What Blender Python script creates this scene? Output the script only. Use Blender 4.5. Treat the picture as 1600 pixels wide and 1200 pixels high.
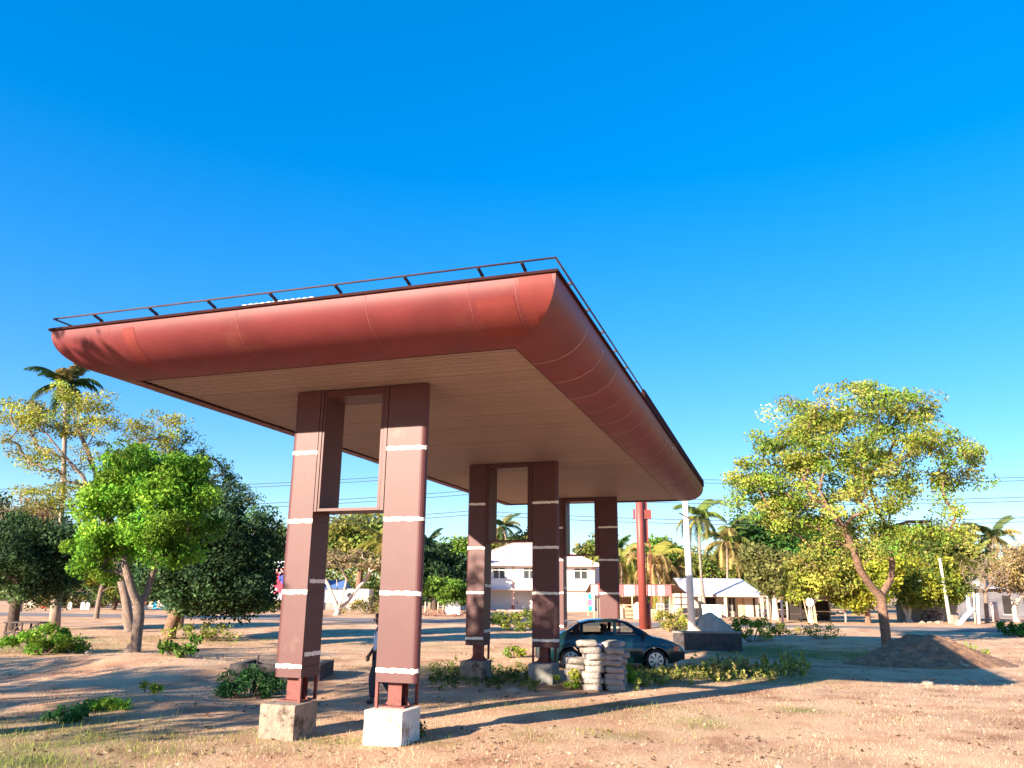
import bpy, bmesh, math, random
import numpy as np
from mathutils import Vector, Matrix, noise

# ------------------------------------------------------------------ clear
for o in list(bpy.data.objects):
    bpy.data.objects.remove(o)
scene = bpy.context.scene
COL = scene.collection
PI = math.pi
R = math.radians

# ------------------------------------------------------------------ camera
FPX, YAW, PITCH, ROLL, CH = 1229.57, .3165, .2571, .0094, 2.22
cy_, sy_ = math.cos(YAW), math.sin(YAW)
FW0 = np.array([-sy_, cy_, 0.]); RT0 = np.array([cy_, sy_, 0.]); UP0 = np.array([0, 0, 1.])
FW = math.cos(PITCH)*FW0+math.sin(PITCH)*UP0
UPp = -math.sin(PITCH)*FW0+math.cos(PITCH)*UP0
RT = math.cos(ROLL)*RT0+math.sin(ROLL)*UPp
UP = -math.sin(ROLL)*RT0+math.cos(ROLL)*UPp
CAM = np.array([0, 0, CH])
cam = bpy.data.cameras.new('camera')
cam.sensor_width = 36.0
cam.lens = FPX/1600*36.0
cam.clip_end = 9000
cam.clip_start = .05
camo = bpy.data.objects.new('camera', cam)
COL.objects.link(camo)
camo.matrix_world = Matrix(((RT[0], UP[0], -FW[0], 0), (RT[1], UP[1], -FW[1], 0), (RT[2], UP[2], -FW[2], CH), (0, 0, 0, 1)))
scene.camera = camo

# ------------------------------------------------------------------ light
SUN = Vector((-1.34, -2.62, 1.0)).normalized()      # direction towards the sun
ELEV = math.asin(SUN.z)
wd = bpy.data.worlds.new('World')
scene.world = wd
wd.use_nodes = True
nt = wd.node_tree
nt.nodes.clear()
wo = nt.nodes.new('ShaderNodeOutputWorld')
bg = nt.nodes.new('ShaderNodeBackground')
sky = nt.nodes.new('ShaderNodeTexSky')
sky.sky_type = 'NISHITA'
sky.sun_disc = False
sky.sun_elevation = ELEV
sky.sun_rotation = math.atan2(SUN.x, SUN.y)
sky.air_density = 1.0
sky.dust_density = .3
sky.ozone_density = 1.6
hsv = nt.nodes.new('ShaderNodeHueSaturation')
hsv.inputs['Saturation'].default_value = 2.0
hsv.inputs['Hue'].default_value = .497
gam = nt.nodes.new('ShaderNodeGamma'); gam.inputs[1].default_value = .60
grade = nt.nodes.new('ShaderNodeMixRGB'); grade.blend_type = 'MULTIPLY'; grade.inputs[0].default_value = 1
grade.inputs[2].default_value = (.88, 1.0, 1.30, 1)
hs2 = nt.nodes.new('ShaderNodeHueSaturation'); hs2.inputs['Saturation'].default_value = 1.05
nt.links.new(sky.outputs[0], gam.inputs[0]); nt.links.new(gam.outputs[0], hsv.inputs['Color'])
nt.links.new(hsv.outputs[0], grade.inputs[1]); nt.links.new(grade.outputs[0], hs2.inputs['Color'])
nt.links.new(hs2.outputs[0], bg.inputs[0])
bg.inputs[1].default_value = .112
nt.links.new(bg.outputs[0], wo.inputs[0])
sl = bpy.data.lights.new('sun', 'SUN')
sl.energy = 5.0
sl.angle = R(.5)
sl.color = (1.0, .84, .66)
so = bpy.data.objects.new('sun', sl)
COL.objects.link(so)
so.rotation_euler = SUN.to_track_quat('Z', 'Y').to_euler()
so.location = (-20, -40, 30)
vs = scene.view_settings
vs.view_transform = 'Standard'
vs.look = 'None'
vs.gamma = 1
vs.exposure = 1.82
scene.render.engine = 'CYCLES'

rng = np.random.default_rng(11)
random.seed(5)

# ------------------------------------------------------------------ place helpers (metres)
def ray(px, py):
    return FW*FPX+RT*(px-800)+UP*(600-py)
def at(px, py, d):
    """the point d metres ahead of the camera (level distance) that the photo shows at px, py"""
    v = ray(px, py); return CAM+v*(d/(v@FW0))
def sm(a, b, x):
    t = min(1, max(0, (x-a)/(b-a))); return t*t*(3-2*t)
def hz(x, y):
    """height of the ground"""
    d = math.hypot(x, y)
    z = .1
    n = noise.noise(Vector((x*.16, y*.16, 3.1)))*.10+noise.noise(Vector((x*.55, y*.55, 7.7)))*.035
    z += n*sm(3, 9, d)*(1-.6*sm(60, 120, d))
    z += .42*math.exp(-(((x+16.2)/3.4)**2+((y-17.6)/2.2)**2))
    z += .16*math.exp(-(((x+11.2)/2.2)**2+((y-12.5)/1.3)**2))
    z -= .10*math.exp(-(((x-1.2)/4.5)**2+((y-31)/3.0)**2))
    z += .30*math.exp(-(((y-ROAD_Y-.14*x+6.5)/2.2)**2))*(.5+.5*noise.noise(Vector((x*.13, 2, 5))))*sm(-30, 0, x)
    r = abs(y-ROAD_Y-.14*x)
    return z*sm(3.6, 7, r)+(.06)*(1-sm(3.6, 7, r))
ROAD_Y = 58.0
def G(px, py):
    """ground point under a picture point"""
    v = ray(px, py); v = v/(v@FW0)
    d = 5.0; zl = 9
    while d < 400:
        p = CAM+v*d
        if p[2] <= hz(p[0], p[1]): return (float(p[0]), float(p[1]), float(hz(p[0], p[1])))
        d += .05 if d < 60 else .3
    p = CAM+v*90
    return (float(p[0]), float(p[1]), float(hz(p[0], p[1])))
def GD(px, d):
    p = at(px, 930, d); return (float(p[0]), float(p[1]), float(hz(p[0], p[1])))
def dist(p): return float(np.array(p)[0]*FW0[0]+np.array(p)[1]*FW0[1])

# ------------------------------------------------------------------ materials
def newmat(name):
    m = bpy.data.materials.new(name); m.use_nodes = True
    t = m.node_tree; b = t.nodes['Principled BSDF']
    return m, t, b
def noise_col(t, col, amt, scale, coord='Object', detail=5, vec=None, rough=.6):
    tc = t.nodes.new('ShaderNodeTexCoord')
    nz = t.nodes.new('ShaderNodeTexNoise')
    nz.inputs['Scale'].default_value = scale
    nz.inputs['Detail'].default_value = detail
    nz.inputs['Roughness'].default_value = rough
    t.links.new(tc.outputs[coord], nz.inputs['Vector'])
    cr = t.nodes.new('ShaderNodeValToRGB')
    cr.color_ramp.elements[0].position = .3
    cr.color_ramp.elements[1].position = .72
    cr.color_ramp.elements[0].color = (*[c*(1-amt) for c in col], 1)
    cr.color_ramp.elements[1].color = (*[min(1, c*(1+amt)) for c in col], 1)
    t.links.new(nz.outputs['Fac'], cr.inputs['Fac'])
    return cr.outputs['Color'], nz
def mat(name, col, rough=.7, amt=.15, scale=4, bump=0, bscale=30, metal=0, spec=.5, coat=0, stain=None, stscale=2, stpos=.55):
    m, t, b = newmat(name)
    out, _ = noise_col(t, col, amt, scale)
    if stain:
        tc = t.nodes.new('ShaderNodeTexCoord')
        nz = t.nodes.new('ShaderNodeTexNoise'); nz.inputs['Scale'].default_value = stscale; nz.inputs['Detail'].default_value = 8
        nz.inputs['Roughness'].default_value = .7
        t.links.new(tc.outputs['Object'], nz.inputs['Vector'])
        r = t.nodes.new('ShaderNodeValToRGB'); r.color_ramp.elements[0].position = stpos; r.color_ramp.elements[1].position = stpos+.1
        t.links.new(nz.outputs['Fac'], r.inputs['Fac'])
        mx = t.nodes.new('ShaderNodeMixRGB'); mx.inputs[2].default_value = (*stain, 1)
        t.links.new(r.outputs['Color'], mx.inputs[0]); t.links.new(out, mx.inputs[1]); out = mx.outputs[0]
    t.links.new(out, b.inputs['Base Color'])
    b.inputs['Roughness'].default_value = rough
    b.inputs['Metallic'].default_value = metal
    b.inputs['Specular IOR Level'].default_value = spec
    b.inputs['Coat Weight'].default_value = coat
    b.inputs['Coat Roughness'].default_value = .05
    if bump:
        tc = t.nodes.new('ShaderNodeTexCoord')
        nz = t.nodes.new('ShaderNodeTexNoise'); nz.inputs['Scale'].default_value = bscale; nz.inputs['Detail'].default_value = 6
        t.links.new(tc.outputs['Object'], nz.inputs['Vector'])
        bp = t.nodes.new('ShaderNodeBump'); bp.inputs['Strength'].default_value = bump; bp.inputs['Distance'].default_value = .05
        t.links.new(nz.outputs['Fac'], bp.inputs['Height']); t.links.new(bp.outputs[0], b.inputs['Normal'])
    return m
def tint_mat(name, rough=.75, trans=.35, spec=.2):
    """leaf / blade material coloured by the mesh's own 'tint' attribute"""
    m, t, b = newmat(name)
    a = t.nodes.new('ShaderNodeAttribute'); a.attribute_name = 'tint'
    t.links.new(a.outputs['Color'], b.inputs['Base Color'])
    b.inputs['Roughness'].default_value = rough
    b.inputs['Specular IOR Level'].default_value = spec
    if trans:
        tr = t.nodes.new('ShaderNodeBsdfTranslucent')
        t.links.new(a.outputs['Color'], tr.inputs['Color'])
        mx = t.nodes.new('ShaderNodeMixShader'); mx.inputs[0].default_value = trans
        out = t.nodes['Material Output']
        t.links.new(b.outputs[0], mx.inputs[1]); t.links.new(tr.outputs[0], mx.inputs[2]); t.links.new(mx.outputs[0], out.inputs[0])
    return m

M = {}
M['leaf'] = tint_mat('leaf')
M['blade'] = tint_mat('blade', .9, .2)
M['fascia'] = mat('fascia_paint', (.142, .024, .027), .52, .20, 1.1, .08, 1.6, spec=.34, stain=(.15, .035, .030), stscale=.8, stpos=.58)
M['clad'] = mat('pylon_cladding', (.088, .028, .029), .52, .10, 1.1, .05, 2.5, spec=.42, stain=(.115, .060, .050), stscale=1.6, stpos=.60)
M['steel'] = mat('red_oxide_steel', (.15, .03, .024), .6, .3, 9, .1, 40)
M['darksteel'] = mat('dark_steel', (.035, .022, .026), .55, .3, 8)
M['rail'] = mat('rail_steel', (.06, .04, .05), .7, .3, 8, spec=.2)
M['rim'] = mat('rim_cap', (.035, .014, .014), .9, .2, 5, spec=.05)
M['seal'] = mat('sealant', (.50, .32, .32), .8, .3, 12)
M['sealfront'] = mat('sealant_faded', (.24, .07, .06), .8, .3, 12)
M['slat'] = mat('soffit_slat', (.46, .30, .22), .55, .16, .8, spec=.4)
M['backing'] = mat('soffit_backing', (.05, .035, .03), .9)
M['band'] = mat('band_filler', (.80, .74, .66), .9, .08, 12, .3, 60)
M['roofsheet'] = mat('pale_roof_sheet', (.72, .70, .62), .5, .12, 3)
M['concrete'] = mat('concrete', (.26, .20, .155), .95, .25, 6, .5, 22, stain=(.08, .06, .045), stscale=4, stpos=.52)
M['whitecon'] = mat('whitewashed_concrete', (.62, .58, .51), .9, .18, 5, .5, 22, stain=(.33, .23, .15), stscale=4.2, stpos=.53)
M['greycon'] = mat('grey_concrete', (.25, .24, .22), .95, .2, 6, .4, 25, stain=(.11, .095, .075), stscale=3, stpos=.6)
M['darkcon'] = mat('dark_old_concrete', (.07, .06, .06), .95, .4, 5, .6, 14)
M['bag'] = mat('cement_bag', (.30, .26, .235), .85, .25, 5, .6, 14, stain=(.15, .14, .14), stscale=5, stpos=.62)
M['bagblue'] = mat('cement_bag_print', (.22, .23, .36), .85, .3, 9, .6, 14)
M['bark'] = mat('bark', (.20, .115, .075), .95, .45, 9, .8, 26)
M['barkdark'] = mat('bark_dark', (.075, .05, .04), .95, .45, 9, .8, 26)
M['barkgrey'] = mat('bark_grey', (.20, .145, .115), .95, .35, 6, .8, 24)
M['barkpale'] = mat('bark_pale', (.52, .42, .34), .95, .25, 6, .5, 24)
M['palmbark'] = mat('palm_bark', (.26, .20, .16), .95, .35, 4, .6, 20)
M['white'] = mat('white_paint', (.80, .79, .77), .7, .05, 2, stain=(.62, .58, .52), stscale=.8, stpos=.66)
M['wallwhite'] = mat('white_wall', (.80, .79, .80), .85, .05, 1, stain=(.66, .60, .56), stscale=.5, stpos=.66)
M['pink'] = mat('pink_trim', (.62, .42, .36), .8, .1, 2)
M['roofpink'] = mat('pale_pink_roof', (.52, .43, .42), .6, .08, 1.5)
M['tin'] = mat('tin_roof', (.50, .52, .58), .45, .14, 1.2, metal=.15)
M['rusttin'] = mat('rusty_tin', (.22, .13, .10), .8, .4, 2)
M['cream'] = mat('cream_wall', (.62, .50, .38), .9, .14, 1.5, stain=(.40, .28, .2), stscale=1, stpos=.62)
M['redsheet'] = mat('red_sheet', (.55, .13, .13), .6, .3, 2.5)
M['pinksheet'] = mat('faded_pink_sheet', (.72, .50, .50), .6, .2, 2.5)
M['wood'] = mat('weathered_wood', (.42, .28, .19), .9, .3, 8, .3, 30)
M['newwood'] = mat('new_wood', (.66, .46, .28), .8, .2, 6)
M['darkwood'] = mat('dark_wood', (.065, .045, .04), .85, .35, 8)
M['window'] = mat('dark_glass', (.05, .055, .06), .12, .1, 2, spec=.6)
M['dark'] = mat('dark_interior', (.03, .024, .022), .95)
M['blue'] = mat('blue_paint', (.02, .33, .72), .6, .1, 3)
M['magenta'] = mat('pink_paint', (.72, .12, .26), .6, .1, 3)
M['teal'] = mat('teal_paint', (.0, .50, .36), .6, .1, 3)
M['signred'] = mat('sign_red', (.72, .015, .05), .5, .05, 3)
M['signblue'] = mat('sign_blue', (.03, .05, .42), .5, .05, 3)
M['redpaint'] = mat('red_oxide_paint', (.22, .048, .038), .5, .12, 2)
M['pole'] = mat('pale_pole', (.72, .70, .68), .85, .1, 3)
M['greenpole'] = mat('pale_green_pole', (.60, .62, .46), .85, .1, 3)
M['wire'] = mat('wire', (.05, .055, .06), .6)
M['stone'] = mat('pale_stone', (.33, .26, .20), .95, .25, 3, .5, 12)
M['red_cloth'] = mat('red_cloth', (.55, .06, .04), .9, .3, 3)
M['thatch'] = mat('thatch', (.30, .2, .13), .95, .4, 10, .8, 30)

# ------------------------------------------------------------------ mesh helpers
class MB:
    def __init__(s): s.v = []; s.f = []; s.mi = []; s.cur = 0
    def add(s, vs_, fs):
        k = len(s.v); s.v += [tuple(map(float, p)) for p in vs_]
        s.f += [tuple(i+k for i in f) for f in fs]; s.mi += [s.cur]*len(fs)
    def box(s, c, d, rz=0, rx=0, ry=0):
        hx, hy, h = d[0]/2, d[1]/2, d[2]/2
        m = Matrix.Rotation(rz, 3, 'Z') @ Matrix.Rotation(ry, 3, 'Y') @ Matrix.Rotation(rx, 3, 'X')
        vs_ = [m @ Vector((sx*hx, sy*hy, sz*h))+Vector(c) for sz in (-1, 1) for sy in (-1, 1) for sx in (-1, 1)]
        s.add(vs_, [(0, 2, 3, 1), (4, 5, 7, 6), (0, 1, 5, 4), (2, 6, 7, 3), (0, 4, 6, 2), (1, 3, 7, 5)])
    def span(s, a, b): s.box([(a[i]+b[i])/2 for i in range(3)], [abs(b[i]-a[i]) for i in range(3)])
    def bar(s, a, b, w, h=None):
        a, b = Vector(a), Vector(b); h = h or w
        q = (b-a).to_track_quat('Z', 'Y').to_matrix(); L = (b-a).length
        vs_ = [q @ Vector((sx*w/2, sy*h/2, z))+a for z in (0, L) for sy in (-1, 1) for sx in (-1, 1)]
        s.add(vs_, [(0, 2, 3, 1), (4, 5, 7, 6), (0, 1, 5, 4), (2, 6, 7, 3), (0, 4, 6, 2), (1, 3, 7, 5)])
    def tube(s, pts, rad, n=8, cap=True):
        pts = [Vector(p) for p in pts]; N = len(pts)
        if not hasattr(rad, '__len__'): rad = [rad]*N
        vs_ = []; ref = None
        for i, p in enumerate(pts):
            d = (pts[min(i+1, N-1)]-pts[max(i-1, 0)])
            d = d.normalized() if d.length > 1e-9 else Vector((0, 0, 1))
            if ref is None:
                ref = Vector((1, 0, 0)) if abs(d.x) < .8 else Vector((0, 1, 0))
            u = (ref-d*ref.dot(d)).normalized(); w = d.cross(u); ref = u
            for k in range(n):
                a = 2*PI*k/n
                vs_.append(p+(u*math.cos(a)+w*math.sin(a))*rad[i])
        fs = [(i*n+k, i*n+(k+1) % n, (i+1)*n+(k+1) % n, (i+1)*n+k) for i in range(N-1) for k in range(n)]
        if cap: fs += [tuple(range(n))[::-1], tuple((N-1)*n+k for k in range(n))]
        s.add(vs_, fs)
    def prism(s, poly, z0, z1):
        n = len(poly)
        vs_ = [(x, y, z0) for x, y in poly]+[(x, y, z1) for x, y in poly]
        s.add(vs_, [(i, (i+1) % n, n+(i+1) % n, n+i) for i in range(n)]+[tuple(range(n))[::-1], tuple(range(n, 2*n))])
    def lathe(s, prof, n=24, axis='z', c=(0, 0, 0)):
        vs_ = []
        for r_, z in prof:
            for k in range(n):
                a = 2*PI*k/n; x, y = r_*math.cos(a), r_*math.sin(a)
                vs_.append((x+c[0], y+c[1], z+c[2]) if axis == 'z' else (x+c[0], z+c[1], y+c[2]))
        s.add(vs_, [(i*n+k, i*n+(k+1) % n, (i+1)*n+(k+1) % n, (i+1)*n+k) for i in range(len(prof)-1) for k in range(n)])
    def mesh(s, name, ms, smooth=False):
        me = bpy.data.meshes.new(name); me.from_pydata(s.v, [], s.f)
        ms = ms if isinstance(ms, (list, tuple)) else [ms]
        for m in ms: me.materials.append(m)
        if len(ms) > 1: me.polygons.foreach_set('material_index', s.mi)
        if smooth: me.polygons.foreach_set('use_smooth', [True]*len(me.polygons))
        me.update(); return me
    def build(s, name, ms, parent=None, smooth=False, loc=(0, 0, 0)):
        return link(name, s.mesh(name, ms, smooth), parent, loc)
def link(name, me, parent=None, loc=(0, 0, 0), rz=0):
    o = bpy.data.objects.new(name, me); COL.objects.link(o); o.location = loc; o.rotation_euler.z = rz
    if parent: o.parent = parent
    return o
def tag(o, label=None, cat=None, group=None, kind=None):
    if label: o['label'] = label
    if cat: o['category'] = cat
    if group: o['group'] = group
    if kind: o['kind'] = kind
    return o
def thing(name, label, cat, loc=(0, 0, 0), rz=0, group=None):
    o = bpy.data.objects.new(name, None); COL.objects.link(o); o.empty_display_size = .2
    o.location = loc; o.rotation_euler.z = rz
    return tag(o, label, cat, group)
def np_mesh(name, V, F, tint, m, parent=None, loc=(0, 0, 0)):
    """V (n,3), F (k,3 or 4), tint (n,3)"""
    me = bpy.data.meshes.new(name)
    k = F.shape[1]
    me.vertices.add(len(V)); me.vertices.foreach_set('co', V.astype(np.float32).ravel())
    me.loops.add(F.size); me.loops.foreach_set('vertex_index', F.astype(np.int32).ravel())
    me.polygons.add(len(F)); me.polygons.foreach_set('loop_start', np.arange(0, F.size, k, dtype=np.int32))
    me.polygons.foreach_set('loop_total', np.full(len(F), k, np.int32))
    a = me.attributes.new('tint', 'FLOAT_COLOR', 'POINT')
    a.data.foreach_set('color', np.concatenate([tint, np.ones((len(V), 1))], 1).astype(np.float32).ravel())
    me.materials.append(m); me.update(); me.validate()
    return link(name, me, parent, loc)

# ================================================================== GROUND
def graded(c, half, step, far):
    a = [0.]; s_ = step
    while a[-1] < far:
        if a[-1] > half: s_ *= 1.13
        a.append(a[-1]+s_)
    a = np.array(a); return np.concatenate([-a[:0:-1], a])+c
GREEN = []      # patches of greener ground: x, y, radius x, radius y, strength
def gpatch(px, py, rx, ry, s_):
    p = G(px, py); GREEN.append((p[0], p[1], rx, ry, s_))
for q in ((1120, 1056, 2.4, 1.3, 1), (1220, 1052, 1.3, .9, .8), (1010, 1065, 1.2, .8, .8), (1250, 1022, 3.0, 2.8, 1), (1320, 1024, 2.6, 2.6, 1), (1190, 1015, 2.4, 2.4, 1),
          (700, 1045, 1.6, 1.1, .8), (790, 1062, 1.6, .6, .8), (880, 1068, .8, .5, .7), (60, 1150, 2.2, 1.5, .75), (20, 1190, 1.6, 1.2, .8), (150, 1105, .7, .45, .8),
          (30, 1010, 3.5, 2.5, .6), (60, 1000, 3, 2, .7), (1250, 1110, .45, .35, .7), (1090, 1130, .9, .6, .4), (480, 1155, 1.2, .3, .6), (650, 1160, .5, .3, .6),
          (370, 1165, 1.2, .8, .35), (840, 1150, .5, .4, .4), (960, 1150, .6, .4, .45), (1000, 1105, .8, .5, .5), (640, 1010, 3, 2, .25), (300, 1000, 3, 2, .35), (880, 1110, 2, .5, .4)):
    gpatch(*q)
def green(x, y):
    g = 0
    for gx, gy, rx, ry, s_ in GREEN:
        e = ((x-gx)/rx)**2+((y-gy)/ry)**2
        if e < 6: g = max(g, s_*math.exp(-e))
    n = noise.noise(Vector((x*1.3, y*1.3, 1)))
    return min(1, max(0, g*(1+.9*n)))
gx = graded(-4, 26, .26, 3500); gy = graded(24, 24, .26, 3500)
V = []; T = []
for y in gy:
    for x in gx:
        V.append((x, y, hz(x, y) if math.hypot(x, y) < 400 else .1))
        if math.hypot(x, y) < 90:
            g = green(x, y); T.append((g, 0, 0))
        else: T.append((0, 0, 0))
V = np.array(V); T = np.array(T); nx = len(gx)
ii = (np.arange(len(gy)-1)[:, None]*nx+np.arange(nx-1)[None, :]).ravel()
F = np.stack([ii, ii+1, ii+nx+1, ii+nx], 1)
m, t, b = newmat('dry_earth')
tc = t.nodes.new('ShaderNodeTexCoord')
def nz_(scale, detail=6, rough=.65):
    n = t.nodes.new('ShaderNodeTexNoise'); n.inputs['Scale'].default_value = scale; n.inputs['Detail'].default_value = detail
    n.inputs['Roughness'].default_value = rough; t.links.new(tc.outputs['Object'], n.inputs['Vector']); return n
def ramp(src, stops):
    r = t.nodes.new('ShaderNodeValToRGB'); e = r.color_ramp.elements
    while len(e) < len(stops): e.new(.5)
    for el, (p, c) in zip(e, stops): el.position = p; el.color = (*c, 1)
    t.links.new(src, r.inputs['Fac']); return r.outputs['Color']
def mix(fac, a_, b_, typ='MIX'):
    x = t.nodes.new('ShaderNodeMixRGB'); x.blend_type = typ
    for i, v in ((0, fac), (1, a_), (2, b_)):
        if isinstance(v, (int, float)): x.inputs[i].default_value = v
        elif isinstance(v, tuple): x.inputs[i].default_value = (*v, 1)
        else: t.links.new(v, x.inputs[i])
    return x.outputs[0]
soil = ramp(nz_(.45, 8).outputs['Fac'], [(.30, (.31, .155, .09)), (.48, (.52, .295, .18)), (.66, (.68, .46, .30))])
straw = ramp(nz_(26, 6, .8).outputs['Fac'], [(.30, (.25, .15, .08)), (.5, (.62, .42, .26)), (.68, (.80, .61, .40))])
c1 = mix(ramp(nz_(.9, 7, .7).outputs['Fac'], [(.40, (.05,)*3), (.62, (.70,)*3)]), soil, straw)
peb = ramp(nz_(60, 3).outputs['Fac'], [(.66, (0, 0, 0)), (.72, (.6, .6, .6))])
c1 = mix(peb, c1, (.60, .47, .36))
a = t.nodes.new('ShaderNodeAttribute'); a.attribute_name = 'tint'
sp = t.nodes.new('ShaderNodeSeparateColor'); t.links.new(a.outputs['Color'], sp.inputs[0])
gr = ramp(nz_(14, 5, .8).outputs['Fac'], [(.3, (.05, .085, .02)), (.55, (.12, .16, .04)), (.75, (.26, .25, .09))])
mm = t.nodes.new('ShaderNodeMath'); mm.operation = 'MULTIPLY'; mm.inputs[1].default_value = .85
t.links.new(sp.outputs[0], mm.inputs[0])
c1 = mix(mm.outputs[0], c1, gr)
t.links.new(c1, b.inputs['Base Color']); b.inputs['Roughness'].default_value = .95; b.inputs['Specular IOR Level'].default_value = .1
bp = t.nodes.new('ShaderNodeBump'); bp.inputs['Strength'].default_value = .7; bp.inputs['Distance'].default_value = .06
t.links.new(nz_(16, 8, .75).outputs['Fac'], bp.inputs['Height']); t.links.new(bp.outputs[0], b.inputs['Normal'])
go = np_mesh('ground', V, F, T, m)
go.data.polygons.foreach_set('use_smooth', [True]*len(go.data.polygons))
tag(go, 'dry tan earth with straw stubble and green patches', kind='structure')

# road beyond, parallel to the canopy's front
mb = MB()
xs = np.linspace(-400, 400, 161)
for i in range(160):
    a0, a1 = xs[i], xs[i+1]
    y0_, y1_ = ROAD_Y+.14*a0, ROAD_Y+.14*a1
    w0 = 3.1+.25*noise.noise(Vector((a0*.2, 0, 0))); w1 = 3.1+.25*noise.noise(Vector((a1*.2, 0, 0)))
    mb.add([(a0, y0_-w0, .075), (a1, y1_-w1, .075), (a1, y1_, .10), (a0, y0_, .10), (a1, y1_+w1, .075), (a0, y0_+w0, .075)], [(0, 1, 2, 3), (3, 2, 4, 5)])
ro = mb.build('road', mat('worn_asphalt', (.19, .165, .155), .9, .3, .5, .3, 20, stain=(.40, .27, .19), stscale=.35, stpos=.58))
tag(ro, 'worn grey asphalt road running across behind the station', kind='structure')

# ---------------------------------------------------------------- dry grass blades and green ground cover
def blades(name, n, height, width, tints, gsel, label, seed, dmin=7.5, dmax=52, per=9, spread=.12, lean=.8):
    g = np.random.default_rng(seed)
    nc = n//per
    d = np.exp(g.uniform(math.log(dmin), math.log(dmax), nc*4))
    ang = g.uniform(-1.0, .95, nc*4)
    x = d*np.sin(ang-YAW); y = d*np.cos(ang-YAW)
    keep = []
    for i in range(len(d)):
        gv = green(x[i], y[i])
        dens = .45+.75*noise.noise(Vector((x[i]*.8, y[i]*.8, 4)))+.5*noise.noise(Vector((x[i]*.25, y[i]*.25, 9)))
        p_ = gv if gsel else max(.12, dens-.1)*(1-.5*gv)
        if abs(y[i]-ROAD_Y-.14*x[i]) < 4.5: p_ = 0
        if g.random() < p_: keep.append(i)
        if len(keep) >= nc: break
    x, y = x[keep], y[keep]; nc = len(keep)
    zc = np.array([hz(a, b) for a, b in zip(x, y)])
    dd = np.hypot(x, y)
    X = np.repeat(x, per)+g.normal(0, spread, nc*per)
    Y = np.repeat(y, per)+g.normal(0, spread, nc*per)
    Z = np.repeat(zc, per)-.015
    D = np.repeat(dd, per)
    N = len(X)
    th = g.uniform(0, 2*PI, N); ln = g.uniform(.1, lean, N)
    H = height*g.uniform(.35, 1.25, N)*np.repeat(g.uniform(.5, 1.4, nc), per)
    W = width*g.uniform(.6, 1.4, N)*np.maximum(1, D/16)
    ph = g.uniform(0, 2*PI, N)
    base = np.stack([X, Y, Z], 1)
    side = np.stack([np.cos(ph)*W/2, np.sin(ph)*W/2, np.zeros(N)], 1)
    tip = base+np.stack([np.cos(th)*ln*H, np.sin(th)*ln*H, H*np.sqrt(np.maximum(.1, 1-(ln*.9)**2))], 1)
    Vv = np.empty((N*3, 3)); Vv[0::3] = base-side; Vv[1::3] = base+side; Vv[2::3] = tip
    tt = np.array(tints); pick = np.repeat(g.integers(0, len(tt), nc), per)
    c = tt[pick]*g.uniform(.7, 1.3, (N, 1))
    o = np_mesh(name, Vv, np.arange(N*3).reshape(-1, 3), np.repeat(c, 3, 0), M['blade'])
    tag(o, label, 'grass', kind='stuff')
blades('dry_grass', 290000, .058, .0055, [(.66, .49, .32), (.55, .39, .25), (.76, .60, .41), (.42, .28, .18), (.56, .46, .24), (.66, .44, .31)], False,
       'short dry straw stubble covering the whole open ground', 1, lean=1.0)
blades('green_grass', 80000, .105, .009, [(.16, .22, .04), (.24, .28, .06), (.10, .17, .03), (.32, .31, .09)], True,
       'patches of low green grass growing through the dry stubble', 2, dmax=45, spread=.16)

# fallen leaves, twigs and dry litter
g = np.random.default_rng(41); tg = []
for i in range(900):
    d_ = math.exp(g.uniform(math.log(8.5), math.log(38))); a_ = g.uniform(-.95, .85)-YAW
    x_, y_ = d_*math.sin(a_), d_*math.cos(a_); tg.append((x_, y_, hz(x_, y_)+.012))
LITTER = tg
# ================================================================== CANOPY
X0, X1, Y0, Y1, ZS, DX, DY, ZT = -9.44, -3.126, 9.68, 28.82, 5.43, .828, .985, 6.007
canopy = thing('fuel_station_canopy', 'large unfinished fuel station canopy with curved maroon fascia on paired pylons', 'canopy', (-6.28, 11.12, .1))
OFF = tuple(-c for c in canopy.location)
NPROF = 14
def prof(k):
    a = k/NPROF*PI/2; e = 2/2.25
    return math.cos(a)**e, ZT-(ZT-ZS+.03)*math.sin(a)**e
def fpoint(side, s_, k, grow=0):
    """point on the fascia: s_ runs along the side, k down the profile; ends are mitred"""
    c, z = prof(k)
    ox, oy = DX*c+grow, DY*c+grow
    z -= grow*.5*(k/NPROF)
    if side == 'front': lo, hi, y = X0-ox, X1+ox, Y0-oy; return (min(max(s_, lo), hi), y, z)
    if side == 'back': lo, hi, y = X0-ox, X1+ox, Y1+oy; return (min(max(s_, lo), hi), y, z)
    lo, hi = Y0-oy, Y1+oy
    return ((X1+ox) if side == 'right' else (X0-ox), min(max(s_, lo), hi), z)
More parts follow.
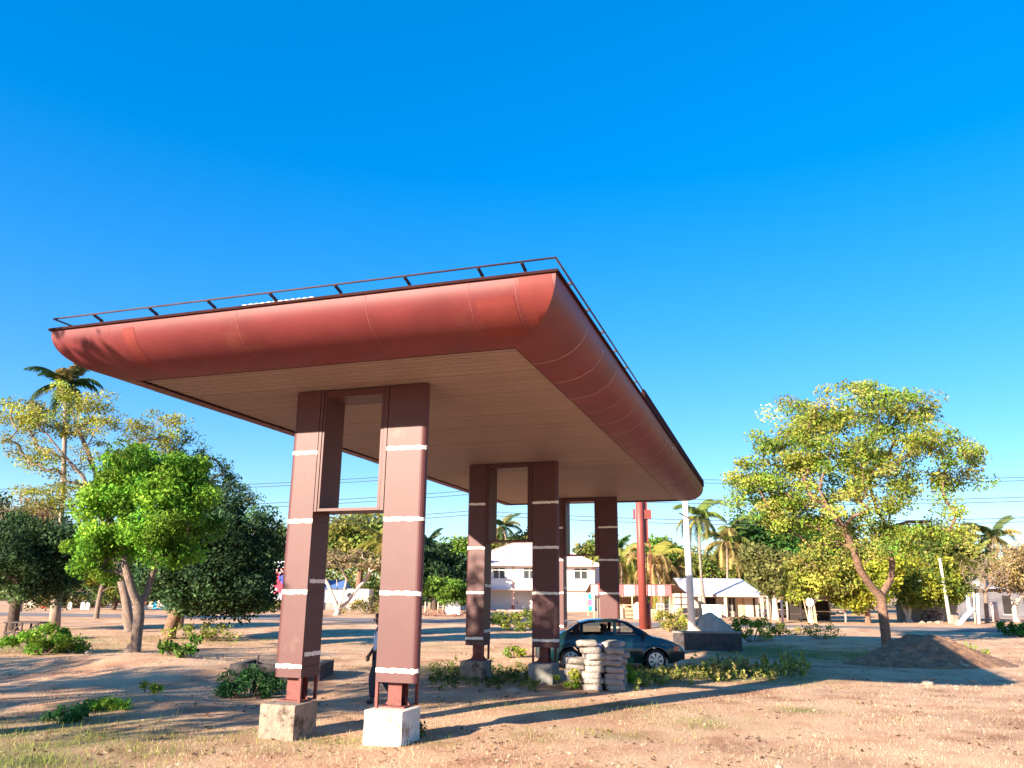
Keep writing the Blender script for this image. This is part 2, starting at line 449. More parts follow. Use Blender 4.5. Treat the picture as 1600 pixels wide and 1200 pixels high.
def fascia(side, cuts):
    for i in range(len(cuts)-1):
        a0, a1 = cuts[i]+.003, cuts[i+1]-.003
        mb = MB(); ns = 3; rows = []
        jit = random.uniform(-.004, .004)
        for k in range(NPROF+1):
            rows.append([fpoint(side, a0+(a1-a0)*j/ns, k, jit) for j in range(ns+1)])
        vs_ = [p for r_ in rows for p in r_]
        mb.add(vs_, [(k*(ns+1)+j, k*(ns+1)+j+1, (k+1)*(ns+1)+j+1, (k+1)*(ns+1)+j) for k in range(NPROF) for j in range(ns)])
        p = mb.build('fascia_panel', M['fascia'], canopy, True, OFF)
        if i < len(cuts)-2:
            sb = MB(); q = cuts[i+1]; w = random.uniform(.007, .012) if side in ('right', 'left') else .004
            k0 = 2 if side == 'right' else (6 if side == 'left' else 0)
            vs_ = []
            for k in range(k0, NPROF+1):
                vs_ += [fpoint(side, q-w, k, .006), fpoint(side, q+w, k, .006)]
            sb.add(vs_, [(2*j, 2*j+1, 2*j+3, 2*j+2) for j in range(len(vs_)//2-1)])
            sb.build('sealant_line', M['sealfront' if side in ('front', 'back') else 'seal'], p, True)
ycuts = [8.6]+[10.5+1.115*i for i in range(17)]+[29.9]
fascia('front', [-10.4, -9.18, -6.92, -4.9, -3.44, -2.82, -2.2])
fascia('back', [-10.4, -8, -5.9, -3.8, -2.2])
fascia('right', ycuts)
fascia('left', ycuts)
# repainted patches on the front fascia
M['patch'] = mat('patched_paint', (.175, .034, .030), .6, .16, 2.0, spec=.2)
for xa, xb, ka, kb in ((-3.36, -2.86, 3, 11), (-2.78, -2.35, 0, 9), (-8.9, -8.7, 1, 10)):
    mb = MB(); vs_ = []
    for k in range(ka, kb+1): vs_ += [fpoint('front', xa+(xb-xa)*j/3+.04*(k-ka)/(kb-ka), k, .006) for j in range(4)]
    mb.add(vs_, [(4*r_+j, 4*r_+j+1, 4*r_+j+5, 4*r_+j+4) for r_ in range(kb-ka) for j in range(3)])
    mb.build('patch_panel', M['patch'], canopy, True, OFF)
# top rim cap
mb = MB(); o1, o2 = .035, -.09
def ring(mb, ga, gb, z0, z1):
    A = [(X0-DX-ga, Y0-DY-ga), (X1+DX+ga, Y0-DY-ga), (X1+DX+ga, Y1+DY+ga), (X0-DX-ga, Y1+DY+ga)]
    B = [(X0-DX-gb, Y0-DY-gb), (X1+DX+gb, Y0-DY-gb), (X1+DX+gb, Y1+DY+gb), (X0-DX-gb, Y1+DY+gb)]
    vs_ = [(*p, z0) for p in A]+[(*p, z1) for p in A]+[(*p, z0) for p in B]+[(*p, z1) for p in B]
    fs = []
    for i in range(4):
        j = (i+1) % 4
        fs += [(i, j, 4+j, 4+i), (8+i, 12+i, 12+j, 8+j), (4+i, 4+j, 12+j, 12+i), (i, 8+i, 8+j, j)]
    mb.add(vs_, fs)
ring(mb, o1, o2, ZT-.005, ZT+.03)
mb.build('rim_cap', M['rim'], canopy, False, OFF)
mb = MB(); mb.span((X0-DX+.1, Y0-DY+.1, ZT-.09), (X1+DX-.1, Y1+DY-.1, ZT-.04))
mb.build('roof_deck', M['tin'], canopy, False, OFF)
mb = MB(); mb.span((X0-.02, Y0-.02, ZS+.02), (X1+.02, Y1+.02, ZS+.05))
mb.build('soffit_backing', M['backing'], canopy, False, OFF)
# soffit slats
sm_ = MB(); L = X1-X0-.03
sec = [(-.048, .018), (-.048, .008), (-.036, 0), (.036, 0), (.048, .008), (.048, .018)]
vs_ = [(-L/2, y, z) for y, z in sec]+[(L/2, y, z) for y, z in sec]
sm_.add(vs_, [(i, i+1, 7+i, 6+i) for i in range(5)]+[(0, 1, 2, 3, 4, 5)[::-1], (6, 7, 8, 9, 10, 11)])
slat_mats = [mat('soffit_slat_tone', tuple(c*f for c in (.27, .19, .16)), .6, .10, .5, spec=.25) for f in (.94, .98, 1.02, 1.05)]
slat_me = [sm_.mesh('slat', m_) for m_ in slat_mats]
ns = int((Y1-Y0)/.122)
for i in range(ns):
    o = link('slat', slat_me[random.randrange(4)], canopy, (OFF[0]+(X0+X1)/2, OFF[1]+Y0+.06+i*.122+random.uniform(-.002, .002), OFF[2]+ZS+random.uniform(-.003, .003)))
# edge angle trims
mb = MB()
for y in (Y0, Y1): mb.span((X0-.03, y-.03, ZS-.03), (X1+.03, y+.03, ZS+.02))
for x in (X0, X1): mb.span((x-.022, Y0+.032, ZS-.02), (x+.022, Y1-.032, ZS+.02))
mb.build('edge_trim', M['rim'], canopy, False, OFF)
# handrail
HZ = ZT+.19
corner = [(X0-DX, Y0-DY), (X1+DX, Y0-DY), (X1+DX, Y1+DY), (X0-DX, Y1+DY)]
for i in range(4):
    a_, b_ = corner[i], corner[(i+1) % 4]
    mb = MB(); mb.tube([(*a_, HZ), (*b_, HZ)], .014, 8)
    mb.build('rail', M['rail'], canopy, True, OFF)
bx = MB(); bx.bar((0, 0, 0), (0, 0, .13), .035); bx.bar((0, .012, .115), (0, -.17, .16), .032)
bme = bx.mesh('rail_bracket', M['rail'])
for x in [-9.5+1.03*i for i in range(7)]+[-2.74]:
    link('rail_bracket', bme, canopy, (OFF[0]+x, OFF[1]+Y0-DY+.17, OFF[2]+ZT+.025))
    link('rail_bracket', bme, canopy, (OFF[0]+x, OFF[1]+Y1+DY-.17, OFF[2]+ZT+.025), PI)
for i in range(19):
    y = 9.55+1.06*i
    link('rail_bracket', bme, canopy, (OFF[0]+X1+DX-.17, OFF[1]+y, OFF[2]+ZT+.025), PI/2)
    link('rail_bracket', bme, canopy, (OFF[0]+X0-DX+.17, OFF[1]+y, OFF[2]+ZT+.025), -PI/2)
mb = MB(); mb.span((X1+DX-.03, 15.6, ZT+.035), (X1+DX+.03, Y1+DY, ZT+.215))
mb.build('rail_board', M['rim'], canopy, False, OFF)

# ---------------------------------------------------------------- pylons
def arc(cx, cy, r, a0, a1, n=5): return [(cx+r*math.cos(a0+(a1-a0)*i/n), cy+r*math.sin(a0+(a1-a0)*i/n)) for i in range(n+1)]
GZ = .02
def pylon_plan(side, yf, g=0):
    if side == 'left':
        x0, x1 = -7.48-g, -6.985+g
        P = arc(x0+.09, yf+.09-g, .09, PI, 1.5*PI)+[(x1, yf-g), (x1, yf+.52+g), (x0+.33, yf+.52+g)]
    else:
        x0, x1 = -5.72-g, -5.05+g
        P = [(x0, yf-g)]+arc(x1-.09, yf+.09-g, .09, 1.5*PI, 2*PI)+[(x1-.38, yf+.52+g), (x0, yf+.52+g)]
    return P
JZ = [.90, 1.07, 2.17, 3.275, 4.385, ZS-.012]
def wavy_band(P, z, closed_idx, seed):
    """thin hand-trowelled strip following the plan's points"""
    g = random.Random(seed); pts = []
    for i in range(len(closed_idx)-1):
        a_, b_ = Vector(P[closed_idx[i]]), Vector(P[closed_idx[i+1]])
        n = max(1, int((b_-a_).length/.05))
        pts += [a_.lerp(b_, j/n) for j in range(n)]
    pts.append(Vector(P[closed_idx[-1]]))
    mb = MB(); N = len(pts); vs_ = []
    tilt = g.uniform(-.012, .012)
    for i, p in enumerate(pts):
        dz = tilt*(i/N-.5)
        hb = .032+g.uniform(-.010, .007); ht = .032+g.uniform(-.008, .008)
        vs_ += [(p.x, p.y, z-hb+dz), (p.x, p.y, z+ht+dz)]
    mb.add(vs_, [(2*i, 2*i+2, 2*i+3, 2*i+1) for i in range(N-1)])
    return mb
for fi, yf in enumerate((11.12, 19.217, 27.24)):
    for side in ('left', 'right'):
        cx = -7.2 if side == 'left' else -5.47
        mb = MB()                                    # H column
        for dy in (-.11, .11): mb.span((cx-.11, yf+.27+dy-.009, .55), (cx+.11, yf+.27+dy+.009, ZS+.1))
        mb.span((cx-.008, yf+.17, .55), (cx+.008, yf+.37, ZS+.1))
        py = mb.build('pylon', M['steel'], canopy, False, OFF)
        P = pylon_plan(side, yf)
        Pin = pylon_plan(side, yf, -.012)
        for j in range(5):
            mb = MB(); mb.prism(P, JZ[j]+.006, JZ[j+1]-.006)
            mb.build('cladding_panel', M['clad'], py, False)
        mb = MB(); mb.prism(Pin, JZ[0]+.02, JZ[5]-.02); mb.build('cladding_core', M['darksteel'], py)
        Pg = pylon_plan(side, yf, .004)
        n = len(Pg)
        for z in JZ[1:5]:
            idx = list(range(0, n-2)) if side == 'left' else list(range(0, n-2))
            if side == 'left': idx = list(range(1, 7))
            else: idx = list(range(0, 6))
            wavy_band(Pg, z, idx, fi*100+int(z*10)+(side == 'left')).build('joint_band', M['band'], py)
            if side == 'left' and z < 3:
                wavy_band([(Pg[6][0], yf+.05), (Pg[7][0], yf+.52)], z+.17, [0, 1], fi*70+int(z*10)).build('joint_band', M['band'], py)
        # slim cladding posts, base plate, stiffeners
        for dx, dy in ((-.235, .02), (.205, .46)) if side == 'right' else ((.19, .02), (-.12, .45), (.19, .46)):
            mb = MB(); mb.span((cx+dx-.022, yf+dy+.002, .55), (cx+dx+.022, yf+dy+.046, JZ[0]+.03)); mb.build('cladding_post', M['steel'], py)
        mb = MB(); mb.span((cx-.2, yf+.07, .552), (cx+.2, yf+.47, .572)); mb.build('base_plate', M['steel'], py)
        for dx in (-.11, .11):
            mb = MB()
            s_ = 1 if dx > 0 else -1
            mb.add([(cx+dx+s_*.002, yf+.262, .573), (cx+dx+s_*.09, yf+.262, .573), (cx+dx+s_*.002, yf+.262, .70), (cx+dx+s_*.002, yf+.278, .573), (cx+dx+s_*.09, yf+.278, .573), (cx+dx+s_*.002, yf+.278, .70)],
                   [(0, 1, 2), (3, 5, 4), (0, 3, 4, 1), (1, 4, 5, 2), (2, 5, 3, 0)])
            mb.build('stiffener', M['steel'], py)
        # concrete plinth with worn edges
        bm = bmesh.new(); bmesh.ops.create_cube(bm, size=1)
        bmesh.ops.subdivide_edges(bm, edges=bm.edges[:], cuts=6, use_grid_fill=True)
        for v in bm.verts:
            v.co.x *= .60; v.co.y *= .62; v.co.z = v.co.z*.64
            e = sum(1 for a_, h in ((v.co.x, .3), (v.co.y, .31), (v.co.z, .32)) if abs(a_) > h-.01)
            k = noise.noise(v.co*5+Vector((cx*3, yf, 0)))
            v.co *= 1-(.022*max(0, k+.2) if e > 1 else .008*max(0, k))
            if v.co.z < -.25: v.co.x *= 1.03; v.co.y *= 1.03
        me = bpy.data.meshes.new('plinth'); bm.to_mesh(me); bm.free()
        key = 'concrete' if side == 'left' and fi < 2 else 'whitecon' if fi == 0 else 'greycon'
        me.materials.append(M[key])
        pl = link('plinth', me, py, (cx+.02 if side == 'left' else cx+.03, yf+.05, .55-.32))
        pl['label'] = {'concrete': 'stained brown concrete plinth', 'whitecon': 'whitewashed concrete plinth with flaking patches', 'greycon': 'plain grey concrete plinth'}[key]
    # portal frame between the two pylons
    po = None
    for x0, x1, u0, u1 in ((-6.972, -6.925, -6.915, -6.885), (-5.80, -5.735, -5.855, -5.81)):
        fr = MB(); fr.span((x0, yf+.0, 3.42), (x1, yf+.60, ZS-.014)); jm = fr.build('portal_jamb', M['clad'], canopy, False, OFF)
        fr = MB(); fr.span((u0, yf+.012, 3.47), (u1, yf+.62, ZS-.016)); fr.build('inner_lining', M['clad'], jm)
        po = po or jm
    fr = MB(); fr.span((-6.915, yf+.004, 3.425), (-5.81, yf+.56, 3.468)); fr.build('crossbar', M['clad'], po)
    fr = MB(); fr.span((-6.883, yf+.02, ZS-.13), (-5.857, yf+.62, ZS-.02)); fr.build('head_beam', M['clad'], po)
# pale roof sheets lying on the roof edge
def roofsheet(x0, x1, y, z, n, label):
    t_ = thing('roof_sheet_stack', label, 'roof sheets', (x0, y, z))
    for k in range(n):
        mb = MB(); L = x1-x0-.05*k; nn = int(L/.05)
        vs_ = []
        for i in range(nn+1):
            zz = .012*(i % 2)
            vs_ += [(i*.05, 0, zz), (i*.05, 1.6, zz+.05), (i*.05, 0, zz+.028), (i*.05, 1.6, zz+.078)]
        mb.add(vs_, [f for i in range(nn) for f in ((4*i, 4*i+4, 4*i+5, 4*i+1), (4*i+2, 4*i+3, 4*i+7, 4*i+6), (4*i, 4*i+2, 4*i+6, 4*i+4))])
        mb.build('sheet', M['roofsheet'], t_, False, (0, 0, .05*k))
roofsheet(-7.05, -5.65, 8.95, ZT-.02, 4, 'pale corrugated roof sheets stacked at the middle of the canopy front edge')
roofsheet(-9.95, -8.9, 8.95, ZT-.03, 2, 'pale corrugated roof sheets lying at the left corner of the canopy front edge')

# ================================================================== VEGETATION builders
LEAF_N = 0
def leaf_cloud(name, centers, radii, per, size, cols, parent, loc, seed, flat=.75, cvar=.25, up=.35):
    """leaf-sized faces scattered round cluster centres (local to loc)"""
    size *= .70; per = int(per*1.9)
    g = np.random.default_rng(seed)
    C_ = np.asarray(centers, float); K = len(C_)
    rr = np.broadcast_to(np.asarray(radii, float), (K,))
    n = K*per
    ci = np.repeat(np.arange(K), per)
    d = g.normal(size=(n, 3)); d /= np.linalg.norm(d, axis=1, keepdims=True)
    d *= (g.random(n)**.45)[:, None]*rr[ci][:, None]; d[:, 2] *= flat
    P = C_[ci]+d
    nr = g.normal(size=(n, 3)); nr[:, 2] += up; nr += d/ rr[ci][:, None]*.5
    nr /= np.linalg.norm(nr, axis=1, keepdims=True)
    h = g.normal(size=(n, 3)); t1 = np.cross(nr, h); t1 /= np.linalg.norm(t1, axis=1, keepdims=True); t2 = np.cross(nr, t1)
    s_ = size*g.uniform(.4, 1.6, n)
    a_ = t1*s_[:, None]; b_ = t2*(s_*g.uniform(.4, .65, n))[:, None]
    V = np.empty((n*4, 3)); V[0::4] = P-a_; V[1::4] = P+b_; V[2::4] = P+a_; V[3::4] = P-b_
    cols = np.array(cols); w = g.integers(0, len(cols), K)
    c = cols[w[ci]]*(1-.5)+cols[g.integers(0, len(cols), n)]*.5
    c = c*(np.exp(g.normal(0, cvar, K))[ci]*np.exp(g.normal(0, .2, n)))[:, None]
    global LEAF_N; LEAF_N += n
    return np_mesh(name, V, np.arange(n*4).reshape(-1, 4), np.repeat(np.clip(c, 0, .9), 4, 0), M['leaf'], parent, loc)

def skeleton(roots, targets, g, wander=.10, sag=.0):
    """grow branches from root polylines to target points; returns nodes, parents, radii weight"""
    nodes = []; par = []; tips = []
    for pl, p0 in roots:
        for i, p in enumerate(pl):
            nodes.append(np.array(p, float)); par.append(p0 if i == 0 else len(nodes)-2)
    T_ = [np.array(t_, float) for t_ in targets]
    base = nodes[0]
    T_.sort(key=lambda q: min(np.linalg.norm(q-n) for n in nodes))
    for q in T_:
        A = np.array(nodes); dv = q-A
        dl = np.linalg.norm(dv, axis=1)
        pen = dl+np.maximum(0, A[:, 2]-q[2]+.2)*1.5+ (A[:, 2] < base[2]+.25*(q[2]-base[2]))*dl*.8
        j = int(np.argmin(pen)); k = max(2, min(6, int(dl[j]/.6)+1))
        p0 = A[j]; prev = j
        for i in range(1, k+1):
            f = i/k
            p = p0+(q-p0)*f
            if i < k: p = p+g.normal(0, wander*dl[j]/k, 3)+np.array([0, 0, .12*dl[j]*math.sin(PI*f)])
            nodes.append(p); par.append(prev); prev = len(nodes)-1
        tips.append(prev)
    w = np.zeros(len(nodes)); w[tips] = 1
    for i in range(len(nodes)-1, 0, -1):
        if par[i] >= 0: w[par[i]] += w[i]
    return nodes, par, w, tips
def skin(nodes, par, w, rt, rbase, mb, n=7, p=.52):
    wm = max(w.max(), 1)
    rad = np.maximum(rt, rbase*(w/wm)**p)
    ch = {}
    for i, q in enumerate(par):
        if q >= 0: ch.setdefault(q, []).append(i)
    starts = [i for i, q in enumerate(par) if q < 0]
    st = [(i, None) for i in starts]
    while st:
        i, p0 = st.pop()
        chain = ([p0] if p0 is not None else [])+[i]
        while chain[-1] in ch:
            c = sorted(ch[chain[-1]], key=lambda k: -w[k])
            for o in c[1:]: st.append((o, chain[-1]))
            chain.append(c[0])
        if len(chain) > 1:
            rr = [rad[k] for k in chain]
            if p0 is not None: rr[0] = min(rad[p0]*.8, rr[1]*1.15)
            mb.tube([nodes[k] for k in chain], rr, n if rr[0] > .05 else (5 if rr[0] > .02 else 3), cap=False)
def flare(nodes, trunk_n, mb, r):
    pass
def ell_points(g, c, r, n, shell=.55):
    out = []
    while len(out) < n:
        d = g.normal(size=3); d /= np.linalg.norm(d)
        q = d*(shell+(1-shell)*g.random())**1.0
        if q[2] < -.75: continue
        out.append(np.array(c)+q*np.array(r))
    return out
def tree(name, label, px, py, crown, cols, leafs, size, trunk_r, bark, seed, d=None, roots=None, per=60, cr=.9, group=None, cat='tree', twig=.018, flat=.75, cvar=.25,
         fork=.35, shell=.5, lean=(0, 0), wander=.10, base=None):
    """crown: list of (px, py, rx_px, ry_px, number of leaf clumps); turned into metres at the tree's own distance"""
    g = np.random.default_rng(seed)
    b0 = base or (G(px, py) if d is None else GD(px, d))
    D = dist(b0); mpp = D/FPX*1.02
    B = np.array(b0)
    t_ = thing(name, label, cat, b0, 0, group)
    tg = []
    for ex, ey, rx, ry, n in crown:
        c = at(ex, ey, D)-B
        pts = ell_points(g, (0, 0, 0), (1, 1, 1), n, shell)
        for q in pts:
            w_ = RT0*q[0]*rx*mpp+FW0*q[1]*rx*mpp*.85+UP0*q[2]*ry*mpp
            tg.append(c+w_)
    topc = max(q[2] for q in tg); cen = np.mean(tg, 0)
    if roots is None:
        fz = fork*topc
        f = np.array([cen[0]*.25+lean[0], cen[1]*.25+lean[1], fz])
        pl = [np.array([0, 0, -.15]), f*.33+g.normal(0, .04, 3)*fz*.3, f*.66+g.normal(0, .04, 3)*fz*.3, f]
        rts = [(pl, -1)]
        base_n = 3
        c2 = np.array([cen[0]*.6, cen[1]*.6, fz+.45*(topc-fz)])
        rts.append(([f+(c2-f)*.4, c2], base_n))
    else:
        rts = []; idx = []
        k = 0
        for par_i, pts in roots:
            pl = [at(a_, b_, D+e)-B for a_, b_, e in pts]
            rts.append((pl, -1 if par_i is None else idx[par_i[0]]+par_i[1]))
            idx.append(k); k += len(pl)
    nodes, par, w, tips = skeleton(rts, tg, g, wander)
    mb = MB(); skin(nodes, par, w, twig, trunk_r, mb)
    # root flare
    mb.tube([(0, 0, -.12), tuple(nodes[0]*.6+nodes[1]*.4*0+np.array([0, 0, trunk_r*.8])), tuple(np.array(nodes[1])*.5)], [trunk_r*1.45, trunk_r*1.12, trunk_r*.93], 9, cap=False)
    mb.build('trunk', M[bark], t_, True)
    if leafs:
        leaf_cloud('crown', tg, cr*g.uniform(.7, 1.3, len(tg)), per, size, cols, t_, (0, 0, 0), seed+1, flat, cvar)
    return t_

def palm(name, label, px, py, crown_px, crown_py, frond_len, nf, cols, seed, d=None, tr=.17, dead=.25, droop=1.0, group=None):
    g = np.random.default_rng(seed)
    b0 = G(px, py) if d is None else GD(px, d)
    D = dist(b0); B = np.array(b0)
    top = at(crown_px, crown_py, D)-B
    t_ = thing(name, label, 'palm tree', b0, 0, group)
    mb = MB(); pts = []; N = 14
    bend = g.normal(0, .25, 2)
    for i in range(N+1):
        f = i/N
        pts.append((top[0]*f+bend[0]*math.sin(PI*f), top[1]*f+bend[1]*math.sin(PI*f), -.1+(top[2]+.1)*f))
    mb.tube(pts, [tr*(1.5-.75*min(1, 3*i/N)+(.05 if i % 2 else 0))*(1-.25*i/N) for i in range(N+1)], 8)
    mb.build('trunk', M['palmbark'], t_, True)
    for k in range(nf):
        az = 2*PI*k/nf*2.618+g.normal(0, .2); young = k/nf
        el = R(72-115*young)+g.normal(0, .12)         # young fronds stand, old ones hang
        L = frond_len*g.uniform(.8, 1.1); dr = droop*(1.0+.9*young)
        n = 16; sp = []; p = np.array([0, 0, 0.]); e = el
        for i in range(n+1):
            sp.append(p.copy()); st = L/n
            p = p+np.array([math.cos(e)*math.cos(az), math.cos(e)*math.sin(az), math.sin(e)])*st
            e -= dr*1.35/n*(.4+1.2*i/n)
            e = max(e, -1.5)
        sp = np.array(sp)
        tn = np.gradient(sp, axis=0); tn /= np.linalg.norm(tn, axis=1, keepdims=True)
        sd = np.array([-math.sin(az), math.cos(az), 0])
        Vs = []; Fs = []; Cs = []
        colr = np.array(cols[0] if g.random() > dead*(.3+1.4*young) else cols[1])*g.uniform(.75, 1.25)
        for i in range(n):                            # rachis
            a_ = len(Vs); w0 = .03*(1-i/n)+.008
            nn = np.cross(sd, tn[i])
            Vs += [sp[i]-sd*w0, sp[i]+sd*w0, sp[i+1]+sd*w0, sp[i+1]-sd*w0]; Fs.append((a_, a_+1, a_+2, a_+3)); Cs += [colr*1.1+.02]*4
        for i in range(2, n+1):
            for rep in range(3):
                f = (i-rep/3)/n; q = sp[i]*(1-rep/3)+sp[i-1]*(rep/3)
                ll = frond_len*.24*math.sin(PI*min(1, .12+f*.86))**.6
                for s_ in (-1, 1):
                    dv = sd*s_*.85+tn[i]*.55+np.array([0, 0, -.42])+g.normal(0, .10, 3)
                    dv /= np.linalg.norm(dv); wv = tn[i]*.028*frond_len/3.2*1.5
                    tip = q+dv*ll+np.array([0, 0, -.18*ll])
                    a_ = len(Vs)
                    Vs += [q-wv, q+wv, q+dv*ll*.55+wv*.9, tip]; Fs.append((a_, a_+1, a_+2, a_+3)); Cs += [colr*g.uniform(.8, 1.2)]*4
        np_mesh('frond', np.array(Vs), np.array(Fs), np.clip(np.array(Cs), 0, .9), M['leaf'], t_, tuple(top))
    mb = MB()                                          # husk of old leaf bases
    for k in range(7):
        a_ = k*2.4; mb.tube([(top[0]+.08*math.cos(a_), top[1]+.08*math.sin(a_), top[2]-.1), (top[0]+.2*math.cos(a_), top[1]+.2*math.sin(a_), top[2]-.35), (top[0]+.16*math.cos(a_), top[1]+.16*math.sin(a_), top[2]-.75)], [.07, .1, .03], 5)
    mb.build('leaf_base', M['thatch'], t_, True)
    return t_

def shrub(name, label, p, rx, h, cols, seed, n=18, per=40, size=.05, cr=.22, group=None, cat='shrub', ry=None, flat=.8):
    g = np.random.default_rng(seed)
    t_ = thing(name, label, cat, p, 0, group)
    tg = []
    for i in range(n):
        a_ = g.uniform(0, 2*PI); r_ = math.sqrt(g.random())
        tg.append(RT0*math.cos(a_)*r_*rx+FW0*math.sin(a_)*r_*(ry or rx*.7)+UP0*h*(.15+.8*g.random()*(1-.45*r_)))
    mb = MB()
    for q in tg:
        b_ = np.array([q[0]*.25, q[1]*.25, -.05]); md = (b_+q)/2+g.normal(0, .03, 3)
        mb.tube([b_, md, q], [.012, .009, .005], 4, cap=False)
    mb.build('stem', M['bark'], t_, True)
    leaf_cloud('foliage', tg, cr*g.uniform(.7, 1.3, n), per, size, cols, t_, (0, 0, 0), seed+5, flat, .22)
    return t_


# leaf palettes (linear base colours)
BRIGHT = [(.10, .26, .02), (.15, .31, .025), (.20, .32, .03), (.07, .20, .02)]
OLIVE = [(.24, .23, .045), (.30, .26, .06), (.17, .22, .035), (.33, .24, .08), (.13, .19, .04)]
DARK = [(.026, .064, .026), (.042, .095, .035), (.02, .048, .024), (.075, .125, .04)]
MID = [(.06, .12, .02), (.09, .15, .03), (.045, .09, .02), (.13, .17, .04)]
YELLOW = [(.32, .32, .03), (.38, .34, .04), (.25, .30, .03), (.20, .25, .03)]
DRY = [(.30, .20, .12), (.34, .25, .13), (.24, .17, .10), (.28, .24, .1)]
LIME = [(.25, .31, .04), (.32, .33, .05), (.17, .30, .03), (.34, .28, .08), (.11, .25, .035)]
YOLIVE = [(.30, .31, .035), (.34, .33, .045), (.20, .29, .035), (.28, .24, .07)]

lt = leaf_cloud('leaf_litter', LITTER, .30, 4, .045, [(.16, .09, .05), (.24, .14, .08), (.10, .06, .04), (.45, .33, .2)], None, (0, 0, 0), 45, .03, .3, 2.5)
tag(lt, 'scattered dry brown leaf litter lying on the open ground', 'leaf litter', kind='stuff')
# ---------------------------------------------------------------- trees on the station's own land
tree('spreading_tree', 'wide spreading thin leaved tree with forked orange limbs behind the soil heap', 1385, 1012,
     [(1340, 690, 170, 75, 78), (1215, 740, 70, 70, 26), (1470, 715, 75, 60, 26), (1330, 640, 130, 38, 34), (1400, 640, 60, 45, 16), (1190, 780, 55, 48, 26), (1265, 690, 80, 60, 22), (1165, 745, 35, 30, 8), (1320, 790, 120, 50, 34), (1420, 800, 70, 55, 20), (1250, 800, 70, 40, 22), (1345, 845, 95, 28, 22), (1440, 845, 60, 24, 12), (1300, 740, 80, 60, 20)],
     LIME, True, .085, .205, 'bark', 21, d=34.5, per=112, cr=.66, twig=.014, flat=.6, cvar=.2,
     roots=[(None, [(1386, 1014, 0), (1383, 985, 0), (1379, 955, 0), (1376, 932, 0)]),
            ((0, 3), [(1360, 915, -.3), (1343, 890, -.6), (1333, 858, -.8), (1318, 825, -1.0), (1295, 795, -1.1), (1280, 765, -1.2)]),
            ((0, 3), [(1392, 905, .3), (1394, 880, .4), (1390, 855, .5), (1388, 825, .5), (1392, 790, .4)]),
            ((2, 1), [(1388, 848, .9), (1383, 818, 1.2), (1370, 795, 1.5), (1362, 770, 1.6)]),
            ((2, 3), [(1420, 815, .2), (1455, 815, -.3)])])
tree('broad_leaf_tree', 'bright green leafy tree with a short forked trunk in front of the dark tree', 212, 1018,
     [(235, 790, 95, 85, 64), (180, 770, 62, 50, 26), (290, 800, 52, 60, 22), (225, 735, 70, 45, 24), (165, 840, 50, 45, 18), (300, 740, 30, 32, 9), (255, 850, 75, 35, 20), (150, 870, 45, 35, 14)],
     BRIGHT, True, .085, .18, 'barkgrey', 31, d=28, per=170, cr=.50, twig=.012, cvar=.3, shell=.35,
     roots=[(None, [(211, 1020, 0), (214, 990, 0), (217, 965, 0), (217, 945, 0)]),
            ((0, 3), [(207, 925, -.2), (200, 900, -.3), (193, 875, -.3)]),
            ((0, 3), [(229, 928, .2), (236, 902, .3), (246, 872, .3)])])
tree('mango_tree', 'dense dark green mango tree just left of the front pylons', 262, 998,
     [(330, 880, 95, 70, 84), (345, 835, 70, 50, 44), (300, 910, 75, 38, 30), (375, 890, 58, 62, 34), (340, 935, 75, 22, 24), (250, 880, 50, 50, 18)],
     DARK, True, .11, .28, 'bark', 41, per=240, cr=.85, twig=.02, cvar=.35, shell=.35, fork=.3)
tree('tall_airy_tree', 'tall sparse yellow leaved tree with pale bare limbs at the left', 205, 985,
     [(95, 645, 72, 45, 44), (50, 690, 50, 50, 14), (200, 680, 85, 65, 20), (245, 660, 50, 55, 10), (50, 780, 60, 30, 12), (110, 780, 60, 40, 10), (25, 640, 28, 25, 6), (90, 730, 60, 50, 14), (150, 640, 30, 30, 7), (255, 720, 45, 35, 8)],
     YOLIVE, True, .085, .22, 'barkgrey', 51, d=41, per=80, cr=.68, twig=.016, cvar=.25, flat=.5, wander=.2,
     roots=[(None, [(205, 990, 0), (195, 930, 0), (180, 860, 0), (162, 770, 0)]),
            ((0, 2), [(130, 745, -.5), (100, 712, -.8), (75, 680, -1)]),
            ((0, 3), [(148, 735, .3), (135, 700, .4), (122, 670, .5)]),
            ((0, 3), [(172, 745, .4), (195, 710, .6), (225, 685, .8), (250, 655, 1)]),
            ((0, 2), [(110, 790, 1), (60, 785, 1.4), (20, 770, 1.7)])])
tree('feathery_tree', 'blue green feathery tree rising between the bright tree and the dark mango', 285, 985,
     [(300, 735, 55, 40, 20), (345, 755, 35, 28, 14), (285, 700, 18, 32, 7), (385, 775, 25, 18, 7), (320, 790, 60, 35, 16)],
     [(.05, .12, .05), (.08, .16, .05), (.12, .18, .05)], True, .09, .2, 'bark', 57, d=44, per=70, cr=.62, twig=.018, fork=.5)
tree('shade_tree', 'dark shade tree with brownish dry top cut by the left picture edge', 18, 985,
     [(30, 880, 100, 55, 60), (80, 860, 50, 45, 26), (10, 830, 70, 45, 30), (60, 915, 50, 25, 16)],
     DARK, True, .11, .26, 'barkdark', 61, per=180, cr=.85, cvar=.3, fork=.35)
tree('dry_top_tree', 'brown withered crown showing above the dark shade tree at far left', 30, 975,
     [(25, 800, 60, 25, 26), (60, 815, 38, 22, 14)], DRY, True, .12, .2, 'barkgrey', 66, d=52, per=70, cr=.8, fork=.6)
palm('coconut_palm', 'tall lone coconut palm whose head tops the sparse tree at left', 85, 980, 103, 600, 2.6, 18, [(.05, .11, .03), (.2, .17, .06)], 71, tr=.2, droop=1.0)
